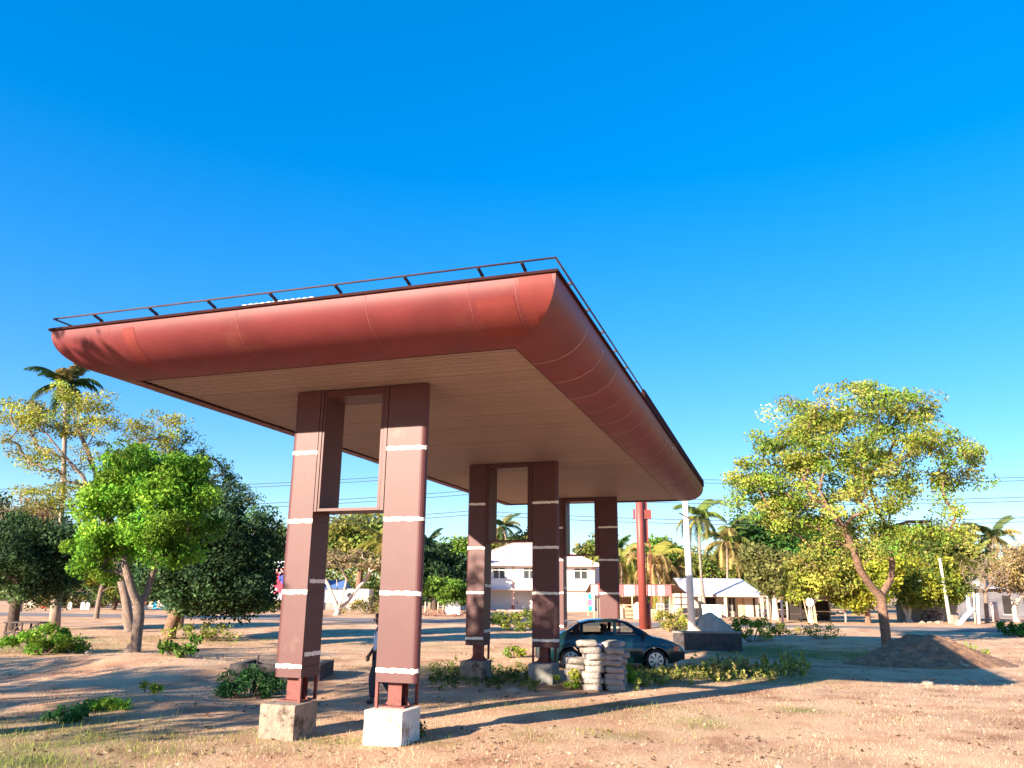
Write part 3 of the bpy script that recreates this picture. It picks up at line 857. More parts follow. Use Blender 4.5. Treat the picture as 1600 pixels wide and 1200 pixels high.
tree('yellow_tree', 'low yellow green tree behind the trunk of the bright tree at left', 155, 962,
     [(165, 875, 48, 40, 30), (140, 890, 30, 32, 16), (190, 905, 50, 28, 20)], YELLOW+MID, True, .16, .18, 'barkgrey', 81, d=58, per=70, cr=.9)
tree('dark_low_tree', 'dark bushy tree over the market stalls beyond the road at left', 180, 955,
     [(180, 915, 60, 26, 30), (225, 905, 40, 26, 18)], DARK+MID, True, .2, .2, 'barkdark', 85, d=78, per=70, cr=1.1)

# ---------------------------------------------------------------- trees beyond the road
tree('flat_top_acacia', 'flat topped acacia with pale splayed stems seen through the front pylons', 528, 958,
     [(555, 880, 72, 10, 40), (540, 868, 50, 8, 22), (600, 884, 32, 8, 12)], DRY+[(.16, .18, .05)], True, .14, .24, 'barkpale', 101, d=70, per=46, cr=.75, flat=.35, twig=.035,
     roots=[(None, [(528, 960, 0), (528, 953, 0)]), ((0, 1), [(520, 930, 0), (512, 912, 0), (503, 898, 0)]), ((0, 1), [(528, 930, .5), (526, 905, .6)]),
            ((0, 1), [(535, 935, -.4), (542, 905, -.5)]), ((0, 1), [(545, 938, .2), (560, 918, .3), (572, 905, .4)])])
tree('rounded_tree', 'tall rounded olive green tree behind the flat topped acacia', 560, 955, [(575, 835, 60, 40, 60), (535, 850, 40, 35, 28), (610, 860, 40, 40, 22)], OLIVE+MID, True, .3, .35, 'bark', 102, d=92, per=80, cr=1.5)
palm('coconut_palm', 'yellowing coconut palm between the two front pylons', 600, 955, 600, 845, 4.2, 18, [(.24, .24, .05), (.36, .28, .1)], 103, d=84)
tree('dark_bushy_tree', 'dark blue green tree between the front right pylon and the white house', 680, 955, [(685, 895, 48, 42, 48), (655, 880, 28, 35, 18)], DARK+[(.04, .09, .04)], True, .3, .3, 'barkdark', 104, d=88, per=80, cr=1.5)
tree('fresh_green_tree', 'fresh green tree with an open top beside the left end of the white house', 715, 955, [(715, 868, 30, 26, 26), (738, 862, 20, 18, 12)], MID+BRIGHT, True, .26, .3, 'bark', 105, d=96, per=60, cr=1.4)
palm('coconut_palm', 'dark small palm poking up right of the front right pylon', 672, 955, 668, 848, 3.0, 14, [(.04, .10, .05), (.1, .14, .05)], 106, d=95)
tree('umbrella_tree', 'low flat bright green tree over the white notice board', 712, 962, [(700, 920, 42, 14, 34), (715, 930, 34, 14, 22), (690, 914, 30, 9, 14)], [(.09, .17, .02), (.14, .24, .03), (.06, .12, .02)], True, .2, .18, 'barkpale', 107, d=72, per=60, cr=.8, flat=.5)
palm('coconut_palm', 'palm head rising behind the ridge of the white house', 790, 952, 786, 822, 3.6, 14, [(.05, .10, .03), (.2, .18, .06)], 108, d=108)
tree('olive_tree', 'olive green tree crown showing over the left slope of the house roof', 775, 952, [(775, 862, 32, 24, 26), (850, 840, 40, 16, 20), (815, 850, 40, 14, 14)], OLIVE, True, .34, .3, 'bark', 109, d=112, per=60, cr=1.6)
tree('leafy_tree', 'leafy tree between the right end of the house and the rearmost pylon', 940, 952, [(940, 870, 30, 32, 26), (915, 880, 24, 24, 14)], MID+OLIVE, True, .32, .3, 'bark', 110, d=108, per=60, cr=1.6)
palm('coconut_palm', 'drooping yellow palm just right of the rearmost pylon', 975, 960, 972, 878, 4.0, 18, [(.20, .22, .05), (.38, .28, .10)], 111, d=84, dead=.5, droop=1.5)
palm('coconut_palm', 'dark green palm behind the red and white roofed shelter', 968, 960, 962, 862, 3.6, 15, [(.07, .14, .03), (.2, .2, .05)], 112, d=98)
palm('coconut_palm', 'low golden palm arching over the red and white roofed shelter', 1030, 962, 1022, 880, 4.6, 18, [(.26, .25, .05), (.42, .30, .12)], 113, d=80, dead=.6, droop=1.7)
palm('coconut_palm', 'golden palm with fronds hanging beside the white lamp pole foot', 1055, 962, 1050, 892, 3.6, 16, [(.28, .26, .06), (.42, .3, .12)], 114, d=82, dead=.5, droop=1.6)
tree('bright_crown_tree', 'bright green round crown between the red sign pole and the white pole', 1030, 958, [(1030, 868, 32, 26, 32), (1055, 880, 24, 24, 16)], MID+BRIGHT, True, .3, .3, 'bark', 115, d=95, per=80, cr=1.4)
palm('coconut_palm', 'slender coconut palm standing right behind the white pole', 1101, 966, 1092, 806, 3.3, 20, [(.13, .19, .04), (.32, .30, .07)], 116, d=73, tr=.16, dead=.35, droop=1.25)
palm('coconut_palm', 'bushy coconut palm with hanging golden fronds behind the tin roofed building', 1135, 960, 1136, 845, 4.0, 22, [(.15, .19, .04), (.40, .31, .11)], 117, d=84, dead=.55, droop=1.4)
tree('olive_shrub_tree', 'olive bushy tree right behind the tin roof ridge', 1120, 958, [(1120, 890, 42, 18, 34), (1160, 885, 34, 20, 24), (1085, 890, 28, 14, 14)], OLIVE+MID, True, .26, .25, 'bark', 118, d=92, per=70, cr=1.3)
tree('deep_green_tree', 'deep green broad tree above the right end of the tin roof', 1215, 958, [(1200, 845, 50, 38, 48), (1250, 860, 48, 35, 40), (1165, 835, 20, 25, 12)], [(.035, .10, .02), (.05, .14, .025), (.025, .07, .018), (.07, .16, .03)], True, .3, .35, 'bark', 119, d=88, per=90, cr=1.5)
tree('brown_top_tree', 'brownish olive tree crown behind the spreading tree limbs', 1290, 956, [(1285, 838, 38, 18, 26), (1310, 860, 34, 24, 20)], [(.2, .16, .06), (.16, .17, .04), (.08, .14, .03)], True, .3, .3, 'bark', 120, d=94, per=70, cr=1.4)
tree('grey_olive_tree', 'grey olive tree shading the right end of the tin roofed building', 1208, 966, [(1212, 900, 42, 34, 46), (1190, 880, 26, 26, 16), (1240, 915, 24, 26, 16)], [(.12, .13, .04), (.17, .17, .05), (.09, .11, .035), (.2, .18, .06)], True, .2, .22, 'barkpale', 121, d=68, per=90, cr=.95)
tree('thin_branched_tree', 'thin branched olive tree standing over the round white board', 1266, 972, [(1275, 895, 48, 32, 46), (1310, 910, 30, 26, 20), (1250, 925, 24, 16, 12)], YOLIVE+OLIVE, True, .17, .15, 'barkpale', 122, d=61, per=80, cr=.85,
     roots=[(None, [(1266, 974, 0), (1266, 960, 0), (1265, 950, 0)]), ((0, 2), [(1257, 930, 0), (1247, 912, 0)]), ((0, 2), [(1276, 935, 0), (1288, 912, 0)])])
tree('yellow_green_tree', 'yellow green tree behind the left of the spreading tree trunk', 1352, 968, [(1350, 910, 42, 34, 46), (1335, 935, 30, 18, 18), (1385, 890, 30, 24, 18)], YELLOW, True, .17, .2, 'bark', 123, d=62, per=90, cr=.85)
tree('yellow_green_tree', 'yellow green tree with two pale stems behind the right of the spreading tree trunk', 1418, 970, [(1440, 905, 50, 34, 50), (1480, 915, 30, 30, 26), (1420, 930, 30, 18, 16)], YELLOW+MID, True, .17, .2, 'barkpale', 124, d=66, per=90, cr=.85,
     roots=[(None, [(1419, 972, 0), (1419, 966, 0)]), ((0, 1), [(1412, 950, 0), (1405, 935, 0)]), ((0, 1), [(1421, 950, 0), (1428, 932, 0)])])
tree('olive_screen_tree', 'broad olive tree forming a screen behind both yellow green trees', 1420, 958, [(1400, 870, 60, 30, 40), (1460, 865, 50, 30, 34), (1350, 880, 40, 25, 20)], OLIVE+MID, True, .28, .3, 'bark', 125, d=82, per=80, cr=1.3)
tree('willowy_tree', 'willowy pale olive tree left of the low palm at the right', 1500, 958, [(1495, 860, 34, 40, 36), (1520, 890, 28, 26, 18)], YOLIVE, True, .2, .25, 'barkpale', 126, d=84, per=70, cr=1.2)
palm('coconut_palm', 'tall palm near the right picture edge above the bare tree', 1552, 958, 1552, 838, 3.6, 20, [(.09, .13, .04), (.3, .24, .08)], 127, d=86, dead=.4)
palm('coconut_palm', 'low young palm left of the tall palm near the right picture edge', 1518, 958, 1516, 888, 4.4, 16, [(.22, .24, .06), (.34, .28, .1)], 128, d=80, dead=.3, droop=.8)
tree('bare_tree', 'bare brown tree with upright twigs behind the white post', 1537, 974, [(1535, 900, 34, 36, 80), (1555, 890, 30, 30, 40)], DRY, True, .07, .17, 'barkgrey', 129, d=65, per=5, cr=.5, twig=.03, fork=.3, wander=.12)
tree('dry_tree', 'dry brown tree with a forked pale trunk at the right picture edge', 1585, 976, [(1590, 890, 40, 40, 60), (1620, 900, 40, 40, 40)], DRY+[(.4, .3, .08)], True, .14, .2, 'barkpale', 130, d=68, per=60, cr=.8, twig=.03,
     roots=[(None, [(1588, 978, 0), (1586, 960, 0), (1584, 948, 0)]), ((0, 2), [(1578, 930, 0), (1570, 916, 0)]), ((0, 2), [(1592, 935, 0), (1602, 925, 0)])])
tree('golden_bush_tree', 'pale golden tree beside the red petrol board at left', 418, 955, [(418, 918, 18, 30, 26)], YOLIVE+YELLOW, True, .2, .16, 'barkpale', 131, d=88, per=60, cr=1.0, twig=.04)
tree('dark_screen_tree', 'dark screen tree behind the top of the petrol board', 430, 955, [(425, 850, 26, 32, 26), (440, 880, 34, 30, 22)], DARK+MID, True, .3, .3, 'barkdark', 132, d=100, per=70, cr=1.6)
tree('roadside_tree', 'mid green tree across the road left of the lone palm', 100, 955, [(85, 905, 48, 34, 36), (120, 920, 26, 22, 14)], MID+OLIVE, True, .26, .25, 'barkgrey', 133, d=92, per=70, cr=1.3)
# far woodland closing the view
g = np.random.default_rng(5); tg = []
for px in range(-260, 1900, 9):
    d_ = g.uniform(112, 150)
    top_ = 872+14*math.sin(px*.021)+9*math.sin(px*.057+1)-(16 if px > 1130 else 0)
    if 740 < px < 900: top_ = 895
    for k in range(5):
        tg.append(at(px+g.uniform(-6, 6), top_+(945-top_)*g.random()**1.1, d_))
wl = leaf_cloud('woodland', tg, 2.0, 40, .42, MID+OLIVE+MID+[(.03, .07, .025)], None, (0, 0, 0), 77)
tag(wl, 'far belt of mixed woodland closing the view behind everything', 'woodland', kind='stuff')

# ---------------------------------------------------------------- shrubs on the plot
shrub('leafy_bush', 'fresh green leafy bush beside the wooden table at left', GD(75, 27), 1.15, 1.0, BRIGHT+[(.22, .3, .03)], 201, 26, 60, .075, .25)
shrub('leafy_bush', 'low green bush right of the fresh leafy bush at left', GD(120, 27.5), .7, .65, BRIGHT+MID, 202, 14, 40, .07, .22)
shrub('sparse_shrub', 'sparse yellow green shrub behind the mango tree trunk', G(315, 1000), 1.6, 1.0, [(.22, .26, .04), (.3, .3, .07), (.13, .2, .03)], 203, 28, 26, .07, .3)
shrub('drooping_plant', 'small drooping dark leaved plant in front of the mango tree', G(285, 1026), .55, .55, MID+BRIGHT, 204, 9, 24, .09, .18)
shrub('fern_shrub', 'dense dark green ferny shrub left of the front left pylon foot', G(390, 1090), .62, .62, [(.03, .10, .03), (.045, .14, .035), (.02, .07, .025)], 205, 26, 90, .045, .2)
shrub('yellow_bush', 'yellow green roadside bush framed by the middle pylons', G(806, 986), 1.5, 1.3, YELLOW+MID, 206, 26, 40, .10, .32)
shrub('leafy_plant', 'small leafy plant between the middle pylons', G(805, 1028), .36, .4, YELLOW+BRIGHT, 207, 10, 22, .06, .13)
shrub('young_shrub', 'bright young shrub between the grey plinth and the cement bags', G(887, 1078), .28, .5, BRIGHT+YELLOW, 208, 10, 26, .055, .12)
shrub('young_shrub', 'vivid green weed growing at the right foot of the cement bags', G(972, 1070), .30, .55, BRIGHT, 209, 12, 30, .055, .13)
shrub('roadside_bush', 'scraggly bush beside the foot of the red sign pole', G(1052, 986), 1.3, 1.3, OLIVE+YELLOW, 210, 24, 40, .09, .3)
shrub('round_bush', 'round yellow green bush at the right end of the low dark wall', G(1174, 1002), .85, 1.25, YELLOW+BRIGHT, 211, 22, 50, .075, .26)
shrub('small_bush', 'small bush on the road verge right of the round bush', G(1217, 994), .6, .85, MID+YELLOW, 212, 14, 30, .07, .22)
shrub('twiggy_bush', 'thin twiggy bush on the verge below the round white board', G(1282, 998), 1.0, .8, OLIVE+YOLIVE, 213, 24, 18, .06, .26)
shrub('hedge_bush', 'dense deep green bush at the right picture edge by the road', G(1595, 994), 1.3, .85, [(.03, .13, .02), (.05, .2, .02), (.04, .1, .02)], 214, 30, 60, .08, .28)
shrub('verge_weed', 'yellowish weed clump right of the soil heap', G(1510, 1036), .9, .6, YELLOW+BRIGHT, 215, 16, 22, .05, .22)
shrub('verge_weed', 'pale weed clump on the verge between the twiggy and round bushes', G(1252, 992), .5, .5, YOLIVE, 216, 10, 20, .05, .2)
shrub('ground_sprig', 'tiny bright green sprig on the shaded ground left of the pylons', G(233, 1084), .22, .25, YELLOW+BRIGHT, 217, 7, 22, .04, .10)
shrub('grass_tussock', 'bright green tussock in the shade at lower left', G(165, 1110), .45, .18, BRIGHT, 218, 12, 50, .04, .12)
shrub('grass_tussock', 'darker green tussock left of the bright one at lower left', G(105, 1128), .35, .25, [(.05, .16, .04), (.04, .12, .03)], 219, 10, 50, .045, .12)
shrub('ground_weed', 'low weed at the right of the whitewashed plinth', G(648, 1150), .16, .22, OLIVE+[(.1, .12, .04)], 220, 8, 24, .035, .09)
# tall weeds in front of and beside the car
g = np.random.default_rng(9); tg = []; hh = []
for i in range(300):
    px = g.uniform(975, 1262); py = 1068-(px-975)*.05+g.normal(0, 6)-6
    p = G(px, py); h = g.uniform(.06, .26)*g.uniform(.5, 1.3)*(1+.8*sm(1060, 1110, px))*(1 if px < 1200 else .7)
    for k in range(3): tg.append((p[0]+g.normal(0, .05), p[1]+g.normal(0, .05), p[2]+h*(.25+.36*k)))
w_ = leaf_cloud('weeds', tg, .06, 7, .05, [(.22, .27, .04), (.34, .34, .07), (.44, .38, .12), (.15, .22, .04), (.32, .22, .12)], None, (0, 0, 0), 99, 1.4)
tag(w_, 'strip of knee high weeds growing in front of the parked car', 'weeds', kind='stuff')
tg = []
for i in range(300):
    px = g.uniform(670, 870); py = 1058+g.normal(0, 9)
    p = G(px, py); tg.append((p[0], p[1], p[2]+g.uniform(.0, .12)))
w_ = leaf_cloud('low_weeds', tg, .09, 12, .04, [(.06, .10, .02), (.11, .16, .03), (.2, .2, .06)], None, (0, 0, 0), 98, .9)
tag(w_, 'low dark weeds round the feet of the middle pylons', 'weeds', kind='stuff')

# ================================================================== EARTH HEAPS, STONES
def heap(name, label, cat, p, rx, ry, h, m, seed, yaw=0, rough=.10, pw=1.4):
    n = 44; V_ = []; F_ = []
    for j in range(n+1):
        for i in range(n+1):
            u, v = i/n*2-1, j/n*2-1
            r_ = math.hypot(u, v)
            f = max(0, 1-r_)
            z = h*(1-(1-f)**pw)*f**.35 if f > 0 else 0
            q = Vector((u*rx*1.1+seed, v*ry*1.1, seed))
            z = z*(1+.22*noise.noise(q*.9))+rough*f**.5*(noise.noise(q*3.1)+.6*noise.noise(q*7))*min(1, 4*f)
            c, s_ = math.cos(yaw), math.sin(yaw)
            x, y = u*rx, v*ry
            X, Y = c*x-s_*y, s_*x+c*y
            zz = hz(p[0]+X, p[1]+Y)-p[2]
            V_.append((X, Y, zz+z-(.10 if r_ > .97 else .01)))
    mb = MB(); mb.add(V_, [(j*(n+1)+i, j*(n+1)+i+1, (j+1)*(n+1)+i+1, (j+1)*(n+1)+i) for j in range(n) for i in range(n)])
    o = mb.build(name, m, None, True, p); return tag(o, label, cat)
M['soilheap'] = mat('soil_heap', (.25, .135, .075), .98, .5, 5, 1.0, 14, stain=(.44, .32, .22), stscale=3, stpos=.58)
M['sand'] = mat('sand_heap', (.42, .32, .25), .98, .22, 3, .8, 18, stain=(.30, .26, .25), stscale=1.2, stpos=.56)
p = GD(1438, 26.6); heap('soil_heap', 'large heap of brown soil and straw in front of the spreading tree', 'soil heap', p, 2.7, 2.2, .86, M['soilheap'], 3, YAW, .13, 2.0)
p = GD(1108, 37.5); heap('sand_heap', 'pale heap of sand behind the low dark wall', 'sand heap', p, 1.65, 1.7, 1.40, M['sand'], 8, YAW, .07, 1.7)
g = np.random.default_rng(14)
bm = bmesh.new()
def pebble(bm, c, s_, gg):
    r_ = bmesh.ops.create_icosphere(bm, subdivisions=1, radius=s_)
    k = gg.uniform(.6, 1.3, 3)
    for v in r_['verts']:
        v.co = Vector((v.co.x*k[0]*1.3, v.co.y*k[1], v.co.z*k[2]*.6))*(1+.3*gg.normal()*.5)+Vector(c)
for i in range(150):
    p = G(g.uniform(1420, 1590), g.normal(1066, 5)); pebble(bm, p, g.uniform(.015, .05), g)
for i in range(160):
    p = G(g.uniform(-20, 1620), g.uniform(1040, 1199)); pebble(bm, p, g.uniform(.008, .035), g)
me = bpy.data.meshes.new('rubble'); bm.to_mesh(me); bm.free(); me.materials.append(M['stone'])
tag(link('rubble', me), 'pale stone rubble scattered at the foot of the soil heap and over the plot', 'rubble', kind='stuff')
for px, py, s_, lb in ((1455, 1062, .08, 'pale flat stone at the front foot of the soil heap'), (1520, 1066, .08, 'pale stone right of the heap foot'), (1450, 1070, .10, 'broken whitish slab in the straw before the soil heap'),
                       (137, 1021, .14, 'grey rounded stone on the left mound crest'), (1216, 1199, .035, 'pale rock at the bottom picture edge'), (801, 1083, .13, 'squarish grey stone between the middle plinths and the camera')):
    p = G(px, py); bm = bmesh.new(); gg = np.random.default_rng(int(px)); r_ = bmesh.ops.create_icosphere(bm, subdivisions=3, radius=s_)
    for v in bm.verts:
        v.co = Vector((v.co.x*1.35, v.co.y, v.co.z*.7))*(1+.35*noise.noise(v.co*4/s_*.25+Vector((px, 0, 0))))
    me = bpy.data.meshes.new('stone'); bm.to_mesh(me); bm.free(); me.materials.append(M['stone'] if px != 137 else M['greycon'])
    o = link('stone', me, None, (p[0], p[1], p[2]+s_*.25)); tag(o, lb, 'stone')

# low dark wall and the concrete pit curb
p = G(1100, 1016); w = thing('foundation_wall', 'low dark block foundation wall in front of the sand heap', 'wall', p, YAW)
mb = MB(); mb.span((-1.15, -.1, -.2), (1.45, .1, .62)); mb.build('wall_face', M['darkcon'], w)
mb = MB(); mb.span((-1.17, -.12, .622), (1.47, .13, .70)); mb.build('coping', M['greycon'], w)
mb = MB(); mb.span((1.25, .102, -.2), (1.45, 2.2, .60)); mb.build('return_wall', M['darkcon'], w)
p = GD(452, 20.3); w = thing('pit_curb', 'square concrete pit curb half hidden behind the front left pylon', 'pit curb', p, YAW)
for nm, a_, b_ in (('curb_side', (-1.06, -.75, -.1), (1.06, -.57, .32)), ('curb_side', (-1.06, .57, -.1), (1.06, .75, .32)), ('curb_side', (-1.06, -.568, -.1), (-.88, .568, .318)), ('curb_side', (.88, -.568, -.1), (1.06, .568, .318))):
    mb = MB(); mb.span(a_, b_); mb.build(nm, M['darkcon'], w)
mb = MB(); mb.tube([(-.45, -.66, .32), (-.45, -.66, .42), (-.42, -.66, .52)], .02, 6); mb.build('iron_rod', M['darksteel'], w)

# ================================================================== CEMENT BAGS
def bag_mesh(seed, L=.62, W=.44, H=.150):
    nu, nv = 18, 12; V_ = []; F_ = []
    for j in range(nv+1):
        ph = -PI/2+PI*j/nv
        for i in range(nu):
            a_ = 2*PI*i/nu
            f = lambda t_, e: math.copysign(abs(t_)**e, t_)
            x = L/2*f(math.cos(ph), .34)*f(math.cos(a_), .30); y = W/2*f(math.cos(ph), .34)*f(math.sin(a_), .34); z = H/2*f(math.sin(ph), .62)
            q = Vector((x*4+seed, y*4, z*6))
            k = noise.noise(q)*.028+noise.noise(q*3)*.012
            sag = .012*math.cos(x/L*PI)
            V_.append((x+k*1.2, y+k, z+k*.9+(sag if z > 0 else -sag*.2)))
    F_ = [(j*nu+i, j*nu+(i+1) % nu, (j+1)*nu+(i+1) % nu, (j+1)*nu+i) for j in range(nv) for i in range(nu)]
    return V_, F_
bag_me = []
for s_ in range(6):
    mb = MB(); mb.add(*bag_mesh(s_*7.3)); bag_me.append(mb.mesh('cement_bag', M['bagblue'] if s_ == 5 else M['bag'], True))
ordn = ['lowest', 'second lowest', 'third lowest', 'fourth from the ground', 'fifth from the ground', 'sixth from the ground', 'seventh from the ground', 'topmost']
bp0 = np.array(G(938, 1078))
def bag(lx, ly, lz, rz, me, label, tilt=0, sc=1.0):
    q = bp0+RT0*lx+FW0*ly
    z = hz(q[0], q[1])
    o = link('cement_bag', me, None, (q[0], q[1], z+lz)); o.rotation_euler = (0, tilt, YAW+rz+PI/2); o.scale = (sc, 1, 1)
    return tag(o, label, 'cement bag', 'cement bags stacked beside the car')
cols_ = [('front left column', -.17, 0, 7, .62, 0), ('front right column', .29, .02, 7, .62, 0), ('far left column', -.50, .30, 5, .62, 0), ('rear right column', .46, .62, 6, .62, 0), ('rear middle column', .02, .66, 7, .62, 0)]
for nm, lx, ly, n_, L_, _ in cols_:
    for k in range(n_):
        o_ = ordn[k] if k < n_-1 else 'topmost'
        me = bag_me[5] if (nm == 'rear middle column' and k == n_-1) else bag_me[random.randrange(5)]
        bag(lx+random.uniform(-.05, .05), ly+random.uniform(-.03, .03), .065+.130*k, random.uniform(-.16, .16), me,
            ('blue printed' if me is bag_me[5] else 'grey')+' cement bag, '+o_+' of the '+nm+' of the stack', random.uniform(-.05, .05), random.uniform(.93, 1.05))
bag(-.30, -.03, .065+.130*7+.01, .1, bag_me[1], 'whitish cement bag slumped on top of the left front column', .05, .8)
bag(.33, .10, .065+.130*7-.01, -.5, bag_me[3], 'crumpled cement bag lying across the top of the right front column', -.06, .75)

# ================================================================== CAR
def lerp_tab(tab, x):
    if x <= tab[0][0]: return tab[0][1]
    for (a_, b_), (c_, d_) in zip(tab, tab[1:]):
        if x <= c_: return b_+(d_-b_)*sm(a_, c_, x)*.5+(d_-b_)*(x-a_)/(c_-a_)*.5
    return tab[-1][1]
car = thing('parked_car', 'dark teal four door saloon car parked under the canopy', 'car')
f_ = np.array(G(1021, 1049)); r_ = np.array(G(896, 1047))
hd = math.atan2(f_[1]-r_[1], f_[0]-r_[0])
side = np.array([math.sin(hd), -math.cos(hd), 0])
mid = (f_+r_)/2-side*.72
car.location = (mid[0]-.09*math.cos(hd), mid[1]-.09*math.sin(hd), (f_[2]+r_[2])/2); car.rotation_euler.z = hd
m_, t_, b_ = newmat('car_paint'); b_.inputs['Base Color'].default_value = (.003, .023, .028, 1); b_.inputs['Roughness'].default_value = .28; b_.inputs['Metallic'].default_value = .0
b_.inputs['Coat Weight'].default_value = .7; b_.inputs['Coat Roughness'].default_value = .03; M['paint'] = m_
m_, t_, b_ = newmat('car_glass'); t_.nodes.remove(b_)
tr_ = t_.nodes.new('ShaderNodeBsdfTransparent'); tr_.inputs[0].default_value = (.62, .68, .66, 1)
gl_ = t_.nodes.new('ShaderNodeBsdfGlossy'); gl_.inputs['Roughness'].default_value = .02
fr_ = t_.nodes.new('ShaderNodeFresnel'); fr_.inputs[0].default_value = 1.55
mx_ = t_.nodes.new('ShaderNodeMixShader'); t_.links.new(fr_.outputs[0], mx_.inputs[0]); t_.links.new(tr_.outputs[0], mx_.inputs[1]); t_.links.new(gl_.outputs[0], mx_.inputs[2])
t_.links.new(mx_.outputs[0], t_.nodes['Material Output'].inputs[0]); M['glass'] = m_
M['tyre'] = mat('tyre_rubber', (.022, .021, .021), .85, .2, 8)
M['rimm'] = mat('silver_wheel_cover', (.62, .62, .62), .32, .06, 4, metal=.55)
M['amber'] = mat('amber_lens', (.85, .16, .02), .2, .05, 4)
M['lens'] = mat('clear_lens', (.55, .58, .6), .08, .05, 4, metal=.3)
M['redlens'] = mat('red_lens', (.45, .01, .01), .15, .05, 4)
M['trim'] = mat('black_trim', (.014, .016, .018), .6, .1, 4)
M['seatm'] = mat('grey_upholstery', (.10, .10, .11), .95, .1, 4)
ZTOP = [(-2.06, .62), (-2.03, .84), (-1.9, .92), (-1.42, .945), (-1.15, .915), (.9, .90), (1.22, .915), (1.38, .885), (1.72, .80), (1.95, .70), (2.07, .60), (2.13, .50)]
ROOF = [(-1.44, .945), (-1.22, 1.05), (-.84, 1.265), (-.5, 1.335), (-.1, 1.355), (.3, 1.345), (.52, 1.30), (.86, 1.12), (1.22, .915)]
def zbot(x):
    z = .20 if -1.75 < x < 1.75 else .20+.10*sm(1.75, 2.06, abs(x))
    for cx_ in (1.28, -1.10):
        dd_ = .345**2-(x-cx_)**2
        if dd_ > 0: z = max(z, .29+math.sqrt(dd_))
    return z
def halfw(x, z):
    w_ = .825
    a_ = max(0, (abs(x)-1.35)/(.71 if x < 0 else .78)); w_ -= .20*a_**2.2
    if z > .55: w_ -= .085*((z-.55)/.38)**1.6
    else: w_ -= .06*((.55-z)/.33)**2
    for cx_ in (1.28, -1.10):
        rr = math.hypot(x-cx_, z-.29); w_ += .018*math.exp(-((rr-.37)/.05)**2)
    w_ -= .008*math.exp(-((z-.68)/.02)**2)
    return w_
xs = np.unique(np.concatenate([np.linspace(-2.06, 2.13, 152), [-1.10+.345*s_ for s_ in (-1, 1)], [1.28+.345*s_ for s_ in (-1, 1)]]))
NZ = 16
from collections import defaultdict
parts_f = defaultdict(MB)
def x_sign(q): return 1 if q[0][0] > 0 else -1
def classify(x, z):
    if x > 1.74 and z < .50+.02*(2.13-x) or x < -1.70 and z < .52: return 'bumper'
    lo = .27
    if z > lo and 0.16 < x < .90 and math.hypot(x-1.28, z-.29) > .40: return 'front_door'
    if z > lo and -.80 < x < .13 and math.hypot(x+1.10, z-.29) > .40: return 'rear_door'
    return 'body'
for s_ in (1, -1):
    rows = []
    for x in xs:
        zb_, zt_ = zbot(x), lerp_tab(ZTOP, x)
        rows.append([(x, s_*halfw(x, zb_+(zt_-zb_)*j/NZ), zb_+(zt_-zb_)*j/NZ) for j in range(NZ+1)])
    for i in range(len(xs)-1):
        for j in range(NZ):
            q = [rows[i][j], rows[i+1][j], rows[i+1][j+1], rows[i][j+1]]
            if s_ > 0: q = q[::-1]
            cl = classify(q[0][0]*.5+q[2][0]*.5, q[0][2]*.5+q[2][2]*.5)
            cl = (cl, s_) if 'door' in cl else (cl, x_sign(q)) if cl == 'bumper' else cl
            parts_f[cl].add(q, [(0, 1, 2, 3)])
NY = 10
top = []
for x in xs:
    zt_ = lerp_tab(ZTOP, x); w_ = halfw(x, zt_)
    top.append([(x, w_*(2*j/NY-1), zt_+.028*(1-(2*j/NY-1)**2)*(1 if abs(x) < 1.9 else .5)) for j in range(NY+1)])
hood = MB(); boot = MB()
for i in range(len(xs)-1):
    x = xs[i]
    if -1.36 < x < 1.17: continue
    tgt = hood if 1.17 <= x < 1.92 else boot if -1.98 < x <= -1.36 else parts_f['body']
    for j in range(NY): tgt.add([top[i][j], top[i+1][j], top[i+1][j+1], top[i][j+1]], [(0, 1, 2, 3)])
for e in (0, -1):
    x = xs[e]; zb_, zt_ = zbot(x), lerp_tab(ZTOP, x)
    for j in range(NZ):
        z0_, z1_ = zb_+(zt_-zb_)*j/NZ, zb_+(zt_-zb_)*(j+1)/NZ
        q = [(x, -halfw(x, z0_), z0_), (x, halfw(x, z0_), z0_), (x, halfw(x, z1_), z1_), (x, -halfw(x, z1_), z1_)]
        cl = classify(x, (z0_+z1_)/2); parts_f[(cl, x_sign(q)) if cl == 'bumper' else cl].add(q, [(0, 1, 2, 3)])
# cabin
gx_ = np.linspace(-1.44, 1.22, 134); NR = 14
def belt(x): return lerp_tab(ZTOP, x) if x < -1.15 else .905
def ghw(x, z):
    w_ = halfw(x, .91)-.012-.205*max(0, (z-.905)/.45)**1.15
    return w_
def side_win(x, z):
    zr_ = lerp_tab(ROOF, x)
    if not (.955 < z < zr_-.055): return None
    if .20 < x < 1.02 and z < zr_-.05: return 'f'
    if -.75 < x < .12: return 'r'
    if -1.12 < x < -.83 and z < zr_-.075: return 'q'
    return None
shell = MB(); gls = defaultdict(MB); wf = MB(); wr = MB()
pil = {'front_door': MB(), 'rear_door': MB()}
for s_ in (1, -1):
    G_ = []
    for x in gx_:
        zb_, zr_ = belt(x), max(belt(x)+.001, lerp_tab(ROOF, x))
        G_.append([(x, s_*ghw(x, zb_+(zr_-zb_)*j/NR), zb_+(zr_-zb_)*j/NR) for j in range(NR+1)])
    for i in range(len(gx_)-1):
        for j in range(NR):
            q = [G_[i][j], G_[i+1][j], G_[i+1][j+1], G_[i][j+1]]
            if s_ > 0: q = q[::-1]
            xm = (q[0][0]+q[2][0])/2; zm = sum(p_[2] for p_ in q)/4
            k = side_win(xm, zm)
            if k: gls[(k, s_)].add([(a_[0], a_[1]-s_*.006, a_[2]) for a_ in q], [(0, 1, 2, 3)])
            else: shell.add(q, [(0, 1, 2, 3)])
NYc = 20
